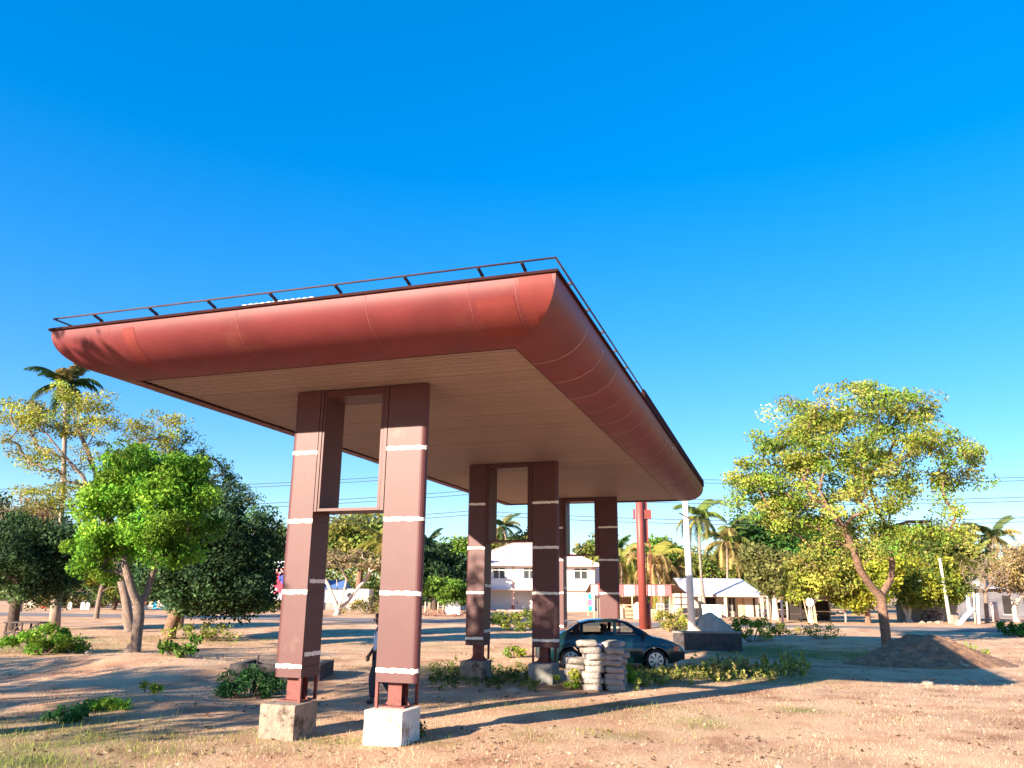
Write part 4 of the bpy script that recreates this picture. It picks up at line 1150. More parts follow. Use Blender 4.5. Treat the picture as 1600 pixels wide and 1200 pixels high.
for i in range(len(gx_)-1):
    for j in range(NYc):
        def tp(x, v):
            z = max(belt(x), lerp_tab(ROOF, x)); return (x, ghw(x, z)*v, z+.035*(1-v*v))
        v0, v1 = 2*j/NYc-1, 2*(j+1)/NYc-1
        q = [tp(gx_[i], v0), tp(gx_[i+1], v0), tp(gx_[i+1], v1), tp(gx_[i], v1)]
        xm, vm = (gx_[i]+gx_[i+1])/2, (v0+v1)/2
        if .57 < xm < 1.19 and abs(vm) < .92: wf.add(q, [(0, 1, 2, 3)])
        elif -1.36 < xm < -.84 and abs(vm) < .88: wr.add(q, [(0, 1, 2, 3)])
        else: shell.add(q, [(0, 1, 2, 3)])
def weld(o, d=.0006):
    bm = bmesh.new(); bm.from_mesh(o.data); bmesh.ops.remove_doubles(bm, verts=bm.verts, dist=d); bmesh.ops.recalc_face_normals(bm, faces=bm.faces); bm.to_mesh(o.data); bm.free()
    o.data.polygons.foreach_set('use_smooth', [True]*len(o.data.polygons)); return o
weld(parts_f['body'].build('body', M['paint'], car))
weld(shell.build('cabin_shell', M['paint'], car))
weld(hood.build('bonnet', M['paint'], car)); weld(boot.build('boot_lid', M['paint'], car))
for e in (1, -1): weld(parts_f[('bumper', e)].build('bumper', M['trim'], car))
weld(wf.build('windscreen', M['glass'], car)); weld(wr.build('rear_window', M['glass'], car))
for s_ in (1, -1):
    weld(gls[('q', s_)].build('quarter_window', M['glass'], car))
    for kd, x0, xa, xb, gk in (('front_door', .29, .17, .87, 'f'), ('rear_door', -.66, -.73, .12, 'r')):
        dr = weld(parts_f[(kd, s_)].build('door', M['paint'], car))
        weld(gls[(gk, s_)].build('window', M['glass'], dr))
        mb = MB(); mb.box((x0, s_*(halfw(x0, .77)+.012), .775), (.17, .022, .032)); mb.build('handle', M['trim'], dr)
        mb = MB(); mb.tube([(xa+(xb-xa)*k/8, s_*(halfw(xa+(xb-xa)*k/8, .50)+.006), .50) for k in range(9)], .016, 5); mb.build('rub_strip', M['trim'], dr)
mb = MB()
for s_ in (1, -1):
    for xl in (.145, .908, -.805):
        pts = []
        for k in range(11):
            z = .29+(.89-.29)*k/10
            if xl == -.805 and math.hypot(xl+1.10, z-.29) < .36: continue
            if xl == .908 and math.hypot(xl-1.28, z-.29) < .36: continue
            pts.append((xl, s_*(halfw(xl, z)+.0015), z))
        mb.tube(pts, .005, 4)
mb.build('shut_line', M['trim'], car)
for s_ in (1, -1):     # window surrounds
    for a_, b_ in ((.20, 1.02), (-.75, .12), (-1.12, -.83)):
        mb = MB()
        top_ = [(x, s_*(ghw(x, lerp_tab(ROOF, x)-.05)+.003), lerp_tab(ROOF, x)-.05) for x in np.linspace(a_, b_, 12) if lerp_tab(ROOF, x)-.05 > .96]
        bot_ = [(x, s_*(ghw(x, .952)+.003), .952) for x in np.linspace(a_, b_, 6)]
        mb.tube(top_, .010, 4); mb.tube(bot_, .012, 4)
        mb.tube([bot_[0], top_[0]], .012, 4)
        mb.tube([bot_[-1], top_[-1]], .012, 4)
        mb.build('window_trim', M['trim'], car)
for s_ in (1, -1):
    mb = MB(); mb.bar((1.0, s_*.79, .955), (.98, s_*.90, .975), .04)
    mb.box((.96, s_*.94, .99), (.09, .16, .11), 0, 0, 0); mb.build('wing_mirror', M['trim'], car)
    def patch(x0, x1, z0, z1, grow, nm, m_):
        mb = MB(); vs_ = []
        for k in range(7):
            x = x0+(x1-x0)*k/6
            vs_ += [(x, s_*(halfw(x, z0)+grow), z0), (x, s_*(halfw(x, z1)+grow), z1)]
        mb.add(vs_, [(2*k, 2*k+2, 2*k+3, 2*k+1) for k in range(6)])
        zt = [v for v in vs_]
        return weld(mb.build(nm, m_, car))
    patch(1.80, 1.96, .535, .665, .006, 'indicator', M['amber'])
    mb = MB(); ev = []
    for k in range(6):
        f = k/5; x = 1.965+.155*f; yv = halfw(x, .58)+.004; yv = yv if f < .7 else yv-.0
        ev += [(x+.012, s_*(yv-.04*f), .535), (x-.02, s_*(yv-.05*f), .655-.03*f)]
    ev += [(2.15, s_*.30, .53), (2.10, s_*.30, .60)]
    mb.add(ev, [(2*k, 2*k+2, 2*k+3, 2*k+1) for k in range(6)]); weld(mb.build('headlight', M['lens'], car))
    patch(-2.04, -1.84, .62, .80, .006, 'tail_light', M['redlens'])
mb = MB(); mb.box((2.132, 0, .57), (.02, .56, .07)); mb.build('grille', M['trim'], car)
mb = MB(); mb.box((2.136, 0, .40), (.02, .46, .11)); mb.build('number_plate', M['white'], car)
mb = MB(); mb.box((-.1, 0, .26), (3.2, 1.3, .05)); mb.build('floor_pan', M['trim'], car)
mb = MB(); mb.box((1.12, 0, .80), (.3, 1.3, .2)); mb.build('dashboard', M['trim'], car)
for x in (.30, -.55):
    for y in ((-.36, .36) if x > 0 else (0,)):
        w_ = .48 if x > 0 else 1.2
        st = MB(); st.box((x, y, .52), (.5, w_, .18)); sb = st.build('seat', M['seatm'], car)
        st = MB(); st.box((x-.30, y, .80), (.14, w_*.96, .58), 0, 0, -.2); st.build('backrest', M['seatm'], sb)
        st = MB()
        for yy in ((y,) if x > 0 else (-.36, .36)): st.box((x-.38, yy, 1.14), (.09, .27, .15), 0, 0, -.2)
        st.build('headrest', M['seatm'], sb)
for x in (1.28, -1.10):
    for s_ in (1, -1):
        yo = s_*.715
        mb = MB(); mb.lathe([(.20, -.085), (.265, -.09), (.288, -.06), (.292, 0), (.288, .06), (.265, .09), (.20, .085)], 30, 'y', (x, yo, .29))
        wh = mb.build('wheel', M['tyre'], car, True)
        mb = MB(); mb.lathe([(.212, .06), (.212, -.06)], 30, 'y', (x, yo, .29)); mb.lathe([(.0, .02), (.205, .02)], 24, 'y', (x, yo, .29)); mb.build('wheel_well', M['trim'], wh)
        mb = MB(); ys = yo+s_*.088
        mb.lathe([(.212, 0), (.205, .012*s_), (.178, .012*s_), (.172, 0)], 30, 'y', (x, ys, .29))
        mb.lathe([(0.001, .016*s_), (.055, .016*s_), (.065, 0)], 16, 'y', (x, ys, .29))
        for k in range(7):
            a_ = 2*PI*k/7+.3
            c_, d_ = math.cos(a_), math.sin(a_)
            P_ = [(.055, -.022), (.055, .022), (.18, .052), (.18, -.052)]
            mb.add([(x+u*c_-v*d_, ys+s_*(.012 if u < .1 else .008), .29+u*d_+v*c_) for u, v in P_], [(0, 1, 2, 3)])
        mb.build('wheel_cover', M['rimm'], wh)
mb = MB()
for s_ in (1, -1):
    for cx_ in (1.28, -1.10):
        vs_ = []
        for k in range(17):
            a_ = PI*k/16
            vs_ += [(cx_+.345*math.cos(a_), s_*.80, .29+.345*math.sin(a_)), (cx_+.345*math.cos(a_), s_*.50, .29+.345*math.sin(a_))]
        mb.add(vs_, [(2*k, 2*k+2, 2*k+3, 2*k+1) for k in range(16)])
mb.build('wheel_arch', M['trim'], car)

# ================================================================== PERSON
def skinned(name, verts, edges, radii, m_, parent, sub=2, root=0):
    me = bpy.data.meshes.new(name); me.from_pydata(verts, edges, []); me.materials.append(m_)
    o = link(name, me, parent)
    md = o.modifiers.new('skin', 'SKIN'); md.use_smooth_shade = True
    lay = me.skin_vertices[0].data
    for i, r_ in enumerate(radii):
        r_ = r_ if hasattr(r_, '__len__') else (r_, r_)
        lay[i].radius = r_; lay[i].use_root = (i == root)
    sb = o.modifiers.new('sub', 'SUBSURF'); sb.levels = sub; sb.render_levels = sub
    dg = bpy.context.evaluated_depsgraph_get(); ev = o.evaluated_get(dg); nm = bpy.data.meshes.new_from_object(ev)
    o.modifiers.clear(); o.data = nm; nm.name = name
    nm.polygons.foreach_set('use_smooth', [True]*len(nm.polygons))
    return o
M['skinm'] = mat('dark_skin', (.075, .038, .025), .55, .1, 6)
M['shirt'] = mat('pale_blue_shirt', (.52, .60, .74), .9, .08, 6, .3, 20)
M['trousers'] = mat('dark_navy_trousers', (.03, .033, .05), .9, .15, 6, .3, 20)
M['hair'] = mat('black_hair', (.01, .009, .009), .95, .3, 30)
M['shoe'] = mat('dark_shoe', (.02, .018, .018), .6, .2, 6)
pp = G(590, 1099)
per = thing('person', 'person in a pale blue shirt and dark trousers walking behind the front right pylon', 'person', pp, YAW+.15)
# local: x to the right, y away, faces -x / -y ; height 1.66
sk = {'pel': (0, 0, .90), 'wai': (0, .0, 1.04), 'che': (-.01, 0, 1.24), 'nb': (-.015, 0, 1.38), 'nk': (-.025, -.01, 1.44),
      'ls': (-.02, -.17, 1.36), 'rs': (.0, .17, 1.36), 'le': (.05, -.24, 1.10), 're': (-.06, .22, 1.10), 'lw': (-.0, -.26, .86), 'rw': (-.19, .22, .90),
      'lh': (.0, -.09, .86), 'rh': (.0, .09, .86), 'lk': (-.13, -.10, .48), 'rk': (.07, .10, .48), 'la': (-.10, -.10, .09), 'ra': (.28, .10, .14)}
def seg(keys, edges, rad, name, m_, root=0, sub=2):
    vs_ = [sk[k] for k in keys]; ix = {k: i for i, k in enumerate(keys)}
    return skinned(name, vs_, [(ix[a_], ix[b_]) for a_, b_ in edges], rad, m_, per, sub, root)
sk.update({'hd1': (-.045, -.015, 1.49), 'hd2': (-.05, -.015, 1.555), 'hd3': (-.042, -.012, 1.62), 'lt': (-.22, -.10, .035), 'rt': (.19, .10, .06),
           'lpm': (-.02, -.265, .79), 'rpm': (-.23, .22, .83)})
fingers = {}
bkeys = ['pel', 'wai', 'che', 'nb', 'nk', 'hd1', 'hd2', 'hd3', 'ls', 'rs', 'le', 're', 'lw', 'rw', 'lpm', 'rpm', 'lh', 'rh', 'lk', 'rk', 'la', 'ra', 'lt', 'rt']
bed = [('pel', 'wai'), ('wai', 'che'), ('che', 'nb'), ('nb', 'nk'), ('nk', 'hd1'), ('hd1', 'hd2'), ('hd2', 'hd3'), ('nb', 'ls'), ('nb', 'rs'), ('ls', 'le'), ('rs', 're'), ('le', 'lw'), ('re', 'rw'), ('lw', 'lpm'), ('rw', 'rpm'),
       ('pel', 'lh'), ('pel', 'rh'), ('lh', 'lk'), ('rh', 'rk'), ('lk', 'la'), ('rk', 'ra'), ('la', 'lt'), ('ra', 'rt')]
brad = [.12, .115, .13, .08, .052, .066, .085, .062, .06, .06, .045, .045, .03, .03, (.02, .036), (.02, .036), .08, .08, .055, .055, .036, .036, .026, .026]
for s_, w_, pm in (('l', 'lw', 'lpm'), ('r', 'rw', 'rpm')):
    for q in range(4):
        k1, k2 = s_+'f%d' % q, s_+'g%d' % q
        a_ = Vector(sk[pm]); dx = (q-1.5)*.019; ln = (.045, .052, .049, .038)[q]
        sk[k1] = (a_.x+dx, a_.y, a_.z-.035-ln*.35); sk[k2] = (a_.x+dx-.012, a_.y+(.012 if s_ == 'l' else -.012), a_.z-.035-ln)
        bkeys += [k1, k2]; bed += [(pm, k1), (k1, k2)]; brad += [.0095, .008]
    k1, k2 = s_+'t1', s_+'t2'; a_ = Vector(sk[pm])
    sk[k1] = (a_.x-.035, a_.y, a_.z+.005); sk[k2] = (a_.x-.046, a_.y, a_.z-.03); bkeys += [k1, k2]; bed += [(w_, k1), (k1, k2)]; brad += [.011, .009]
body = seg(bkeys, bed, brad, 'body', M['skinm'])
sk['hem'] = (0, 0, .93)
seg(['hem', 'wai', 'che', 'nb', 'ls', 'rs'], [('hem', 'wai'), ('wai', 'che'), ('che', 'nb'), ('nb', 'ls'), ('nb', 'rs')], [.15, .15, .155, .105, .085, .085], 'shirt', M['shirt'])
for a_, b_ in (('ls', 'le'), ('rs', 're')):
    q = Vector(sk[a_]).lerp(Vector(sk[b_]), .85); sk['tmp'] = tuple(q); seg([a_, 'tmp'], [(a_, 'tmp')], [.085, .068], 'sleeve', M['shirt'])
seg(['pel', 'lh', 'rh', 'lk', 'rk', 'la', 'ra'], [('pel', 'lh'), ('pel', 'rh'), ('lh', 'lk'), ('rh', 'rk'), ('lk', 'la'), ('rk', 'ra')], [.145, .105, .105, .078, .078, .066, .066], 'trousers', M['trousers'])
for k, t2 in (('la', 'lt'), ('ra', 'rt')):
    a_ = Vector(sk[k]); b_ = Vector(sk[t2]); sk['s1'] = (a_.x+.03, a_.y, a_.z-.045); sk['s2'] = tuple(b_); seg(['s1', 's2'], [('s1', 's2')], [.042, .036], 'shoe', M['shoe'])
bm = bmesh.new(); bmesh.ops.create_uvsphere(bm, u_segments=20, v_segments=14, radius=.1)
for v in bm.verts: v.co = Vector((v.co.x*.98, v.co.y*.86, v.co.z*.9))
bmesh.ops.delete(bm, geom=[v for v in bm.verts if v.co.z < -.02 and v.co.x < .035 or v.co.z < -.06], context='VERTS')
me = bpy.data.meshes.new('hair'); bm.to_mesh(me); bm.free(); me.materials.append(M['hair']); o = link('hair', me, per, (-.034, -.012, 1.602))
mb = MB(); mb.tube([(-.128, -.014, 1.575), (-.150, -.016, 1.545), (-.132, -.015, 1.535)], [.010, .016, .012], 6)
mb.tube([(-.128, -.035, 1.508), (-.134, -.013, 1.508), (-.128, .008, 1.508)], .008, 5); mb.build('face', M['skinm'], body, True)
mb = MB()
for y in (-.045, .018): mb.lathe([(0.001, .010), (.009, .004), (.009, -.004), (.001, -.01)], 8, 'z', (-.126, y, 1.572))
mb.build('eye', M['white'], body)
for y in (-.095, .07):
    mb = MB(); mb.tube([(-.03, y, 1.59), (-.02, y*1.08, 1.57), (-.03, y, 1.53)], [.012, .016, .008], 6); mb.build('ear', M['skinm'], body, True)

# ================================================================== SIGN POLE, LAMP POLE
p = G(1007, 983); t_ = thing('sign_pole', 'tall red oxide round sign pole with a ladder up its right side', 'sign pole', p, YAW)
HP = 10.2
mb = MB(); mb.tube([(-.06, 0, -.1), (-.06, 0, HP)], [.25, .23], 18); mb.build('column', M['redpaint'], t_, True)
mb = MB(); mb.tube([(.30, .22, -.1), (.30, .22, 1.45)], [.15, .15], 12); mb.build('rear_column', M['redpaint'], t_, True)
mb = MB(); mb.span((.20, .05, 5.0), (.42, .35, HP-.1)); mb.build('cable_box', M['redpaint'], t_)
mb = MB(); mb.span((.20, -.1, 6.4), (.62, .22, 6.95)); mb.build('bracket_plate', M['redpaint'], t_)
mb = MB(); mb.span((-.42, .0, 6.4), (-.33, .3, 7.0)); mb.build('bracket_plate', M['redpaint'], t_)
for x in (.27, .50):
    mb = MB(); mb.bar((x, .12, 1.3), (x, .12, 5.05), .05); mb.build('ladder_rail', M['redpaint'], t_)
rb = MB(); rb.bar((.295, .12, 0), (.475, .12, 0), .028); rme = rb.mesh('rung', M['redpaint'])
for k in range(12): link('rung', rme, t_, (0, 0, 1.5+.3*k))
p = GD(1079, 37.2); t_ = thing('lamp_pole', 'slightly leaning white concrete pole rising behind the sand heap', 'pole', p, YAW)
mb = MB(); mb.tube([(0, 0, -.3), (-.05, 0, 6.9)], [.185, .125], 12); mb.build('shaft', M['pole'], t_, True)
mb = MB(); mb.bar((-.38, -.14, 5.75), (.10, -.14, 5.5), .06, .05); mb.build('cross_bracket', M['darksteel'], t_)

# ================================================================== WHITE TWO STOREY HOUSE
D = 92.0; S = D/FPX*1.0
def bx_(px): return (px-822)*S
def bz_(py, px=822): return CH+(923.4+(px-800)*.0094-py)*S
hb = at(822, 953, D); hs = thing('two_storey_house', 'white two storey house with a pale hipped roof seen between the pylons', 'house', (hb[0], hb[1], 0.0), YAW)
DEP = 9.0
Lx, Rx = bx_(720), bx_(925); Z1 = 2.30; Z2 = 5.15
upper_w = [(725, 745), (771, 791), (817, 837), (894, 916)]
def wall_with_holes(x0, x1, z0, z1, holes, th=.2, y=0.):
    mb = MB(); xs_ = sorted(set([x0, x1]+[h[0] for h in holes]+[h[1] for h in holes])); zs_ = sorted(set([z0, z1]+[h[2] for h in holes]+[h[3] for h in holes]))
    for a_, b_ in zip(xs_, xs_[1:]):
        for c_, d_ in zip(zs_, zs_[1:]):
            xm, zm = (a_+b_)/2, (c_+d_)/2
            if any(h[0] < xm < h[1] and h[2] < zm < h[3] for h in holes): continue
            mb.span((a_, y, c_), (b_, y+th, d_))
    return mb
wz0, wz1 = 3.52, 4.84
holes = [(bx_(a_), bx_(b_), wz0, wz1) for a_, b_ in upper_w]
wall_with_holes(Lx, Rx, Z1+.13, Z2, holes).build('upper_wall', M['wallwhite'], hs)
for a_, b_ in upper_w:
    x0, x1 = bx_(a_), bx_(b_)
    mb = MB(); mb.span((x0+.06, .09, wz0+.05), (x1-.06, .12, wz1-.05)); wn = mb.build('window', M['window'], hs)
    mb = MB()
    for xx in (x0+.005, (x0+x1)/2-.05, x1-.105): mb.span((xx, .03, wz0+.005), (xx+.10, .14, wz1-.005))
    for zz in (wz0+.006, wz0+.95, wz1-.086): mb.span((x0+.006, .034, zz), (x1-.006, .136, zz+.08))
    mb.build('window_frame', M['white'], wn)
    mb = MB(); mb.span((x0-.1, -.10, wz0-.09), (x1+.1, -.003, wz0-.003)); mb.build('sill', M['white'], wn)
# ground floor: veranda bay on the left, plain wall on the right
vx0, vx1 = bx_(742), bx_(832)
mb = MB(); mb.span((vx1, 0, -.1), (Rx, .2, Z1)); mb.build('ground_floor_wall', M['wallwhite'], hs)
mb = MB(); mb.span((Lx, 0, -.1), (vx0, .2, Z1)); mb.build('ground_floor_wall', M['wallwhite'], hs)
mb = MB(); mb.span((vx0, 1.8, -.1), (vx1, 2.0, Z1)); mb.build('veranda_back_wall', M['wallwhite'], hs)
for xx in (bx_(802),):
    mb = MB(); mb.span((xx-.15, .0, -.1), (xx+.15, .3, Z1)); c_ = mb.build('veranda_column', M['pink'], hs)
    mb = MB(); mb.span((xx-.16, -.01, -.05), (xx+.16, .31, .7)); mb.build('red_base', M['redpaint'], c_)
mb = MB(); mb.span((bx_(805), 1.72, 0), (bx_(812), 1.79, 1.95)); dr = mb.build('door', M['white'], hs)
mb = MB(); mb.span((bx_(808.6), 1.69, .8), (bx_(809.6), 1.715, 1.1)); mb.build('notice', M['signred'], dr)
mb = MB(); mb.span((bx_(845), -.03, .0), (bx_(868), -.003, 2.0)); mb.build('shutter_door', M['white'], hs)
mb = MB(); mb.span((bx_(868.5), -.03, .0), (bx_(892), -.003, 2.0)); mb.build('shutter_door', M['white'], hs)
mb = MB(); mb.span((Lx-.15, -.45, Z1+.0), (Rx+.05, .18, Z1+.13)); mb.build('floor_band', M['pink'], hs)
mb = MB(); mb.span((Lx-.1, -1.4, -.1), (bx_(838), -.002, .18)); mb.build('veranda_step', M['pink'], hs)
for xx in (720.6, 802, 924.3):
    mb = MB(); mb.span((bx_(xx)-.13, -.05, Z1+.14), (bx_(xx)+.13, -.003, Z2-.02)); mb.build('pilaster', M['pink'], hs)
for mm_, z0 in (('blue', 1.37), ('magenta', .69), ('teal', .01)):
    mb = MB(); mb.span((bx_(913), -.025, z0), (bx_(921), -.003, z0+.66)); mb.build('painted_square', M[mm_], hs)
# recessed right bay with balcony
mb = MB(); mb.span((Rx, 3.0, -.1), (Rx+1.5, 3.2, Z2)); mb.build('bay_wall', M['wallwhite'], hs)
mb = MB(); mb.span((Rx+.003, .4, Z1-.05), (Rx+1.5, 2.9, Z1+.1)); mb.build('balcony_floor', M['pink'], hs)
bb = MB(); bb.span((0, 0, 0), (.07, .07, .75)); bme_ = bb.mesh('baluster', M['redsheet'])
for k in range(7): link('baluster', bme_, hs, (Rx+.1+.2*k, .45, Z1+.1))
mb = MB(); mb.span((Rx+.02, .42, Z1+.86), (Rx+1.5, .56, Z1+.94)); mb.build('balcony_rail', M['redsheet'], hs)
mb = MB(); mb.span((Rx+1.3, .42, -.1), (Rx+1.5, .62, Z2)); mb.build('balcony_post', M['wallwhite'], hs)
mb = MB(); mb.span((Lx, .202, -.1), (Lx+.2, DEP, Z2)); mb.span((Rx-.2, .202, -.1), (Rx, DEP, Z2)); mb.span((Lx+.2, DEP-.2, -.1), (Rx-.2, DEP, Z2)); mb.build('side_wall', M['wallwhite'], hs)
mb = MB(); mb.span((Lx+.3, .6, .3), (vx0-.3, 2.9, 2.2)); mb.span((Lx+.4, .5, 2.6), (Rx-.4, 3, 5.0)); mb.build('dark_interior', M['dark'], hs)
e0, e1, r0_, r1_ = bx_(714.5), bx_(934.5), bx_(801), bx_(892)
ze = Z2-.02; zr = 7.75
mb = MB()
q = [(e0, -.75, ze), (e1, -.75, ze), (e1, DEP+.7, ze), (e0, DEP+.7, ze), (r0_, DEP/2, zr), (r1_-2.4, DEP/2, zr)]
mb.add(q, [(0, 1, 5, 4), (1, 2, 5), (2, 3, 4, 5), (3, 0, 4)])
q2 = [(x, y, z-.12) for x, y, z in q[:4]]; mb.add(q2, [(3, 2, 1, 0)])
rf = mb.build('roof', M['roofpink'], hs)
mb = MB()
for a_, b_ in (((e0, -.77), (e1, -.77)), ((e0, DEP+.72), (e1, DEP+.72))): mb.span((a_[0]-.02, a_[1]-.02, ze-.18), (b_[0]+.02, a_[1]+.02, ze+.03))
for x in (e0, e1): mb.span((x-.02, -.745, ze-.178), (x+.02, DEP+.695, ze+.028))
mb.build('fascia_board', M['pink'], rf)
rb = MB()
for k in range(1, 48):
    x = e0+(e1-e0)*k/48
    if r0_ < x < r1_-2.4: top_ = (x, DEP/2, zr)
    else:
        f = (x-e0)/(r0_-e0) if x <= r0_ else (e1-x)/(e1-(r1_-2.4)); f = max(0, min(1, f)); top_ = (x, -.75+(DEP/2+.75)*f, ze+(zr-ze)*f)
    if k % 2 == 0: rb.bar((x, -.75, ze+.02), (top_[0], top_[1], top_[2]+.02), .05, .03)
rb.build('roof_rib', M['roofpink'], rf)
mb = MB(); mb.tube([(r0_, DEP/2, zr+.03), (r1_-2.4, DEP/2, zr+.03)], .09, 6); mb.tube([(r1_-2.4, DEP/2, zr+.02), (e1, -.75, ze+.04)], .07, 6); mb.tube([(r0_, DEP/2, zr+.02), (e0, -.75, ze+.04)], .07, 6); mb.build('ridge_cap', M['pink'], rf)

# ================================================================== RED AND WHITE SHELTER
D = 68.0; S = D/FPX
def base(px, d): q = at(px, 930, d); return (float(q[0]), float(q[1]), float(hz(q[0], q[1])))
def X_(px, px0): return (px-px0)*S
p = base(1000, D); sh = thing('market_shelter', 'open roadside shelter with a red and white sheet fascia behind the red sign pole', 'shelter', p, YAW)
zt_, zb_ = 2.72, 1.86
x0, x1 = X_(926, 1000), X_(1052, 1000)
pm = MB(); pm.span((0, 0, 0), (.27, .015, zt_-zb_)); 
sh_me = [pm.mesh('fascia_sheet', M[k]) for k in ('redsheet', 'pinksheet', 'white')]
n_ = int((x1-x0)/.28); g = random.Random(4)
for k in range(n_):
    link('fascia_sheet', sh_me[g.choice([0, 1, 1, 2, 2, 1] if k < n_*.62 else [1, 1, 0, 1])], sh, (x0+.28*k, -.012*(k % 2), zb_))
mb = MB(); mb.add([(x0-.1, -.1, zt_+.03), (x1+.1, -.1, zt_+.03), (x1+2.2, 5.2, zt_-.65), (x0, 5.2, zt_-.65), (x0-.1, -.1, zt_+.07), (x1+.1, -.1, zt_+.07), (x1+2.2, 5.2, zt_-.61), (x0, 5.2, zt_-.61)], [(0, 3, 2, 1), (4, 5, 6, 7), (0, 1, 5, 4), (1, 2, 6, 5), (2, 3, 7, 6), (3, 0, 4, 7)])
mb.build('roof', M['rusttin'], sh)
for px in (930, 958, 988, 1051):
    mb = MB(); x = X_(px, 1000); mb.bar((x, .06, -.2), (x, .06, zb_+.1), .09); mb.build('post', M['newwood'], sh)
for x in (x0+.2, x1+1.6):
    mb = MB(); mb.bar((x, 5, -.2), (x, 5, zt_-.62), .1); mb.build('post', M['wood'], sh)
mb = MB(); mb.span((X_(948, 1000), 4.2, -.1), (X_(1012, 1000), 4.3, 1.7)); mb.build('back_wall', M['thatch'], sh)
mb = MB(); mb.span((X_(936, 1000), .5, 0), (X_(958, 1000), .56, 1.6)); mb.build('side_board', M['cream'], sh)
def goods(nm, label, px, d, w, h, cat, kind, m_='newwood'):
    p = base(px, d); t_ = thing(nm, label, cat, p, YAW)
    if kind == 'shelf':
        for x in (-w/2, w/2):
            mb = MB(); mb.span((x-.05, 0, -.05), (x+.05, .35, h)); mb.build('side', M[m_], t_)
        for k in range(4):
            mb = MB(); z = .1+k*(h-.2)/3; mb.span((-w/2+.052, .0, z), (w/2-.052, .34, z+.06)); mb.build('shelf', M[m_], t_)
    elif kind == 'frame':
        for x in (-w/2, 0, w/2):
            mb = MB(); mb.span((x-.05, 0, -.05), (x+.05, .08, h)); mb.build('upright', M[m_], t_)
        for z in (.25, h*.6, h-.1):
            mb = MB(); mb.span((-w/2+.052, .01, z), (w/2-.052, .07, z+.09)); mb.build('rail', M[m_], t_)
    elif kind == 'board':
        mb = MB(); n = 7
        P_ = [(-w/2, 0), (w/2, 0)]+[(w/2*math.cos(PI*k/n), h*.75+h*.25*math.sin(PI*k/n)) for k in range(n+1)]
        vs_ = [(x, 0, z) for x, z in P_]+[(x, .08, z) for x, z in P_]; k = len(P_)
        mb.add(vs_, [tuple(range(k)), tuple(range(k, 2*k))[::-1]]+[(i, i+k, (i+1) % k+k, (i+1) % k) for i in range(k)])
        mb.build('panel', M[m_], t_)
        mb = MB(); mb.bar((0, .09, -.05), (0, .5, h*.2), .06); mb.build('prop', M['wood'], t_)
goods('wooden_shelf', 'open wooden shelf unit for sale under the shelter left of the red sign pole', 982, 67.0, .8, 1.15, 'shelf', 'shelf')
goods('headboard', 'pale rounded bed headboard touching the left side of the red sign pole', 996, 66.6, .62, 1.35, 'headboard', 'board', 'cream')
goods('headboard', 'plain wooden board standing left of the shelf under the shelter', 966, 66.8, .7, 1.0, 'headboard', 'board')
goods('bed_frame', 'upright pale wooden bed frame right of the red sign pole', 1031, 66.6, .55, 1.3, 'bed frame', 'frame', 'cream')
goods('bed_frame', 'small brown wooden frame between the sign pole and the pale bed frame', 1020, 67, .4, .8, 'bed frame', 'frame')
goods('lumber_rack', 'slanted timber lengths standing behind the roadside bush', 1064, 70, 1.3, 1.7, 'timber rack', 'frame', 'wood')

# ================================================================== LONG TIN ROOFED BUILDING
D = 76.0; S = D/FPX; P0 = 1125
p = base(P0, D); lb = thing('long_shop_building', 'low cream building with a long grey tin roof behind the sand heap', 'building', (p[0], p[1], p[2]-.05), YAW)
xl, xr = X_(1066, P0), X_(1182, P0)
ze_, zr_ = 2.05, 3.55
mb = MB()
q = [(xl, -1.5, ze_), (xr+.15, -1.5, ze_), (X_(1172, P0), 3.0, zr_), (xl, 3.0, zr_), (xr, 7.5, ze_), (xl, 7.5, ze_)]
mb.add(q, [(0, 1, 2, 3), (3, 2, 4, 5), (1, 4, 2)]); mb.add([(a_, b_, c_-.04) for a_, b_, c_ in q], [(3, 2, 1, 0), (5, 4, 2, 3)])
rf = mb.build('roof', M['tin'], lb)
rb = MB()
for k in range(26):
    x = xl+(X_(1170, P0)-xl)*k/25; rb.bar((x, -1.5, ze_+.02), (x, 2.97, zr_+.015), .05, .03)
rb.build('roof_rib', M['tin'], rf)
mb = MB(); mb.span((xl, -1.53, ze_-.2), (xr+.15, -1.503, ze_-.01)); mb.build('fascia_board', M['pink'], lb)
mb = MB(); mb.span((xl, 0, -.1), (xr, .2, 2.3)); mb.build('front_wall', M['cream'], lb)
for q_ in ((xr-.2, xr), (xl, xl+.2)):
    mb = MB(); mb.span((q_[0], .202, -.1), (q_[1], 6, 2.2)); mb.build('side_wall', M['cream'], lb)
for px in (1089, 1127, 1181):
    mb = MB(); x = X_(px, P0); mb.span((x-.11, -1.4, -.1), (x+.11, -1.2, ze_-.02)); mb.build('veranda_post', M['cream'], lb)
for a_, b_, m_ in ((1100, 1118, 'dark'), (1158, 1161, 'wood'), (1174, 1177, 'dark')):
    mb = MB(); mb.span((X_(a_, P0), -.03, .05), (X_(b_, P0), -.003, 1.75)); mb.build('doorway', M[m_], lb)
mb = MB(); mb.span((X_(1137, P0), -.03, .55), (X_(1147, P0), -.003, 1.75)); wn = mb.build('window', M['window'], lb)
mb = MB(); mb.span((X_(1141.6, P0), -.06, .5), (X_(1142.4, P0), -.032, 1.8)); mb.build('window_frame', M['cream'], wn)
mb = MB(); mb.span((X_(1150, P0), -.03, .0), (X_(1157, P0), -.003, 1.7)); mb.build('door', M['newwood'], lb)
mb = MB(); mb.span((X_(1128, P0), -1.1, .28), (X_(1146, P0), -.7, .36)); mb.build('bench_ledge', M['darkwood'], lb)
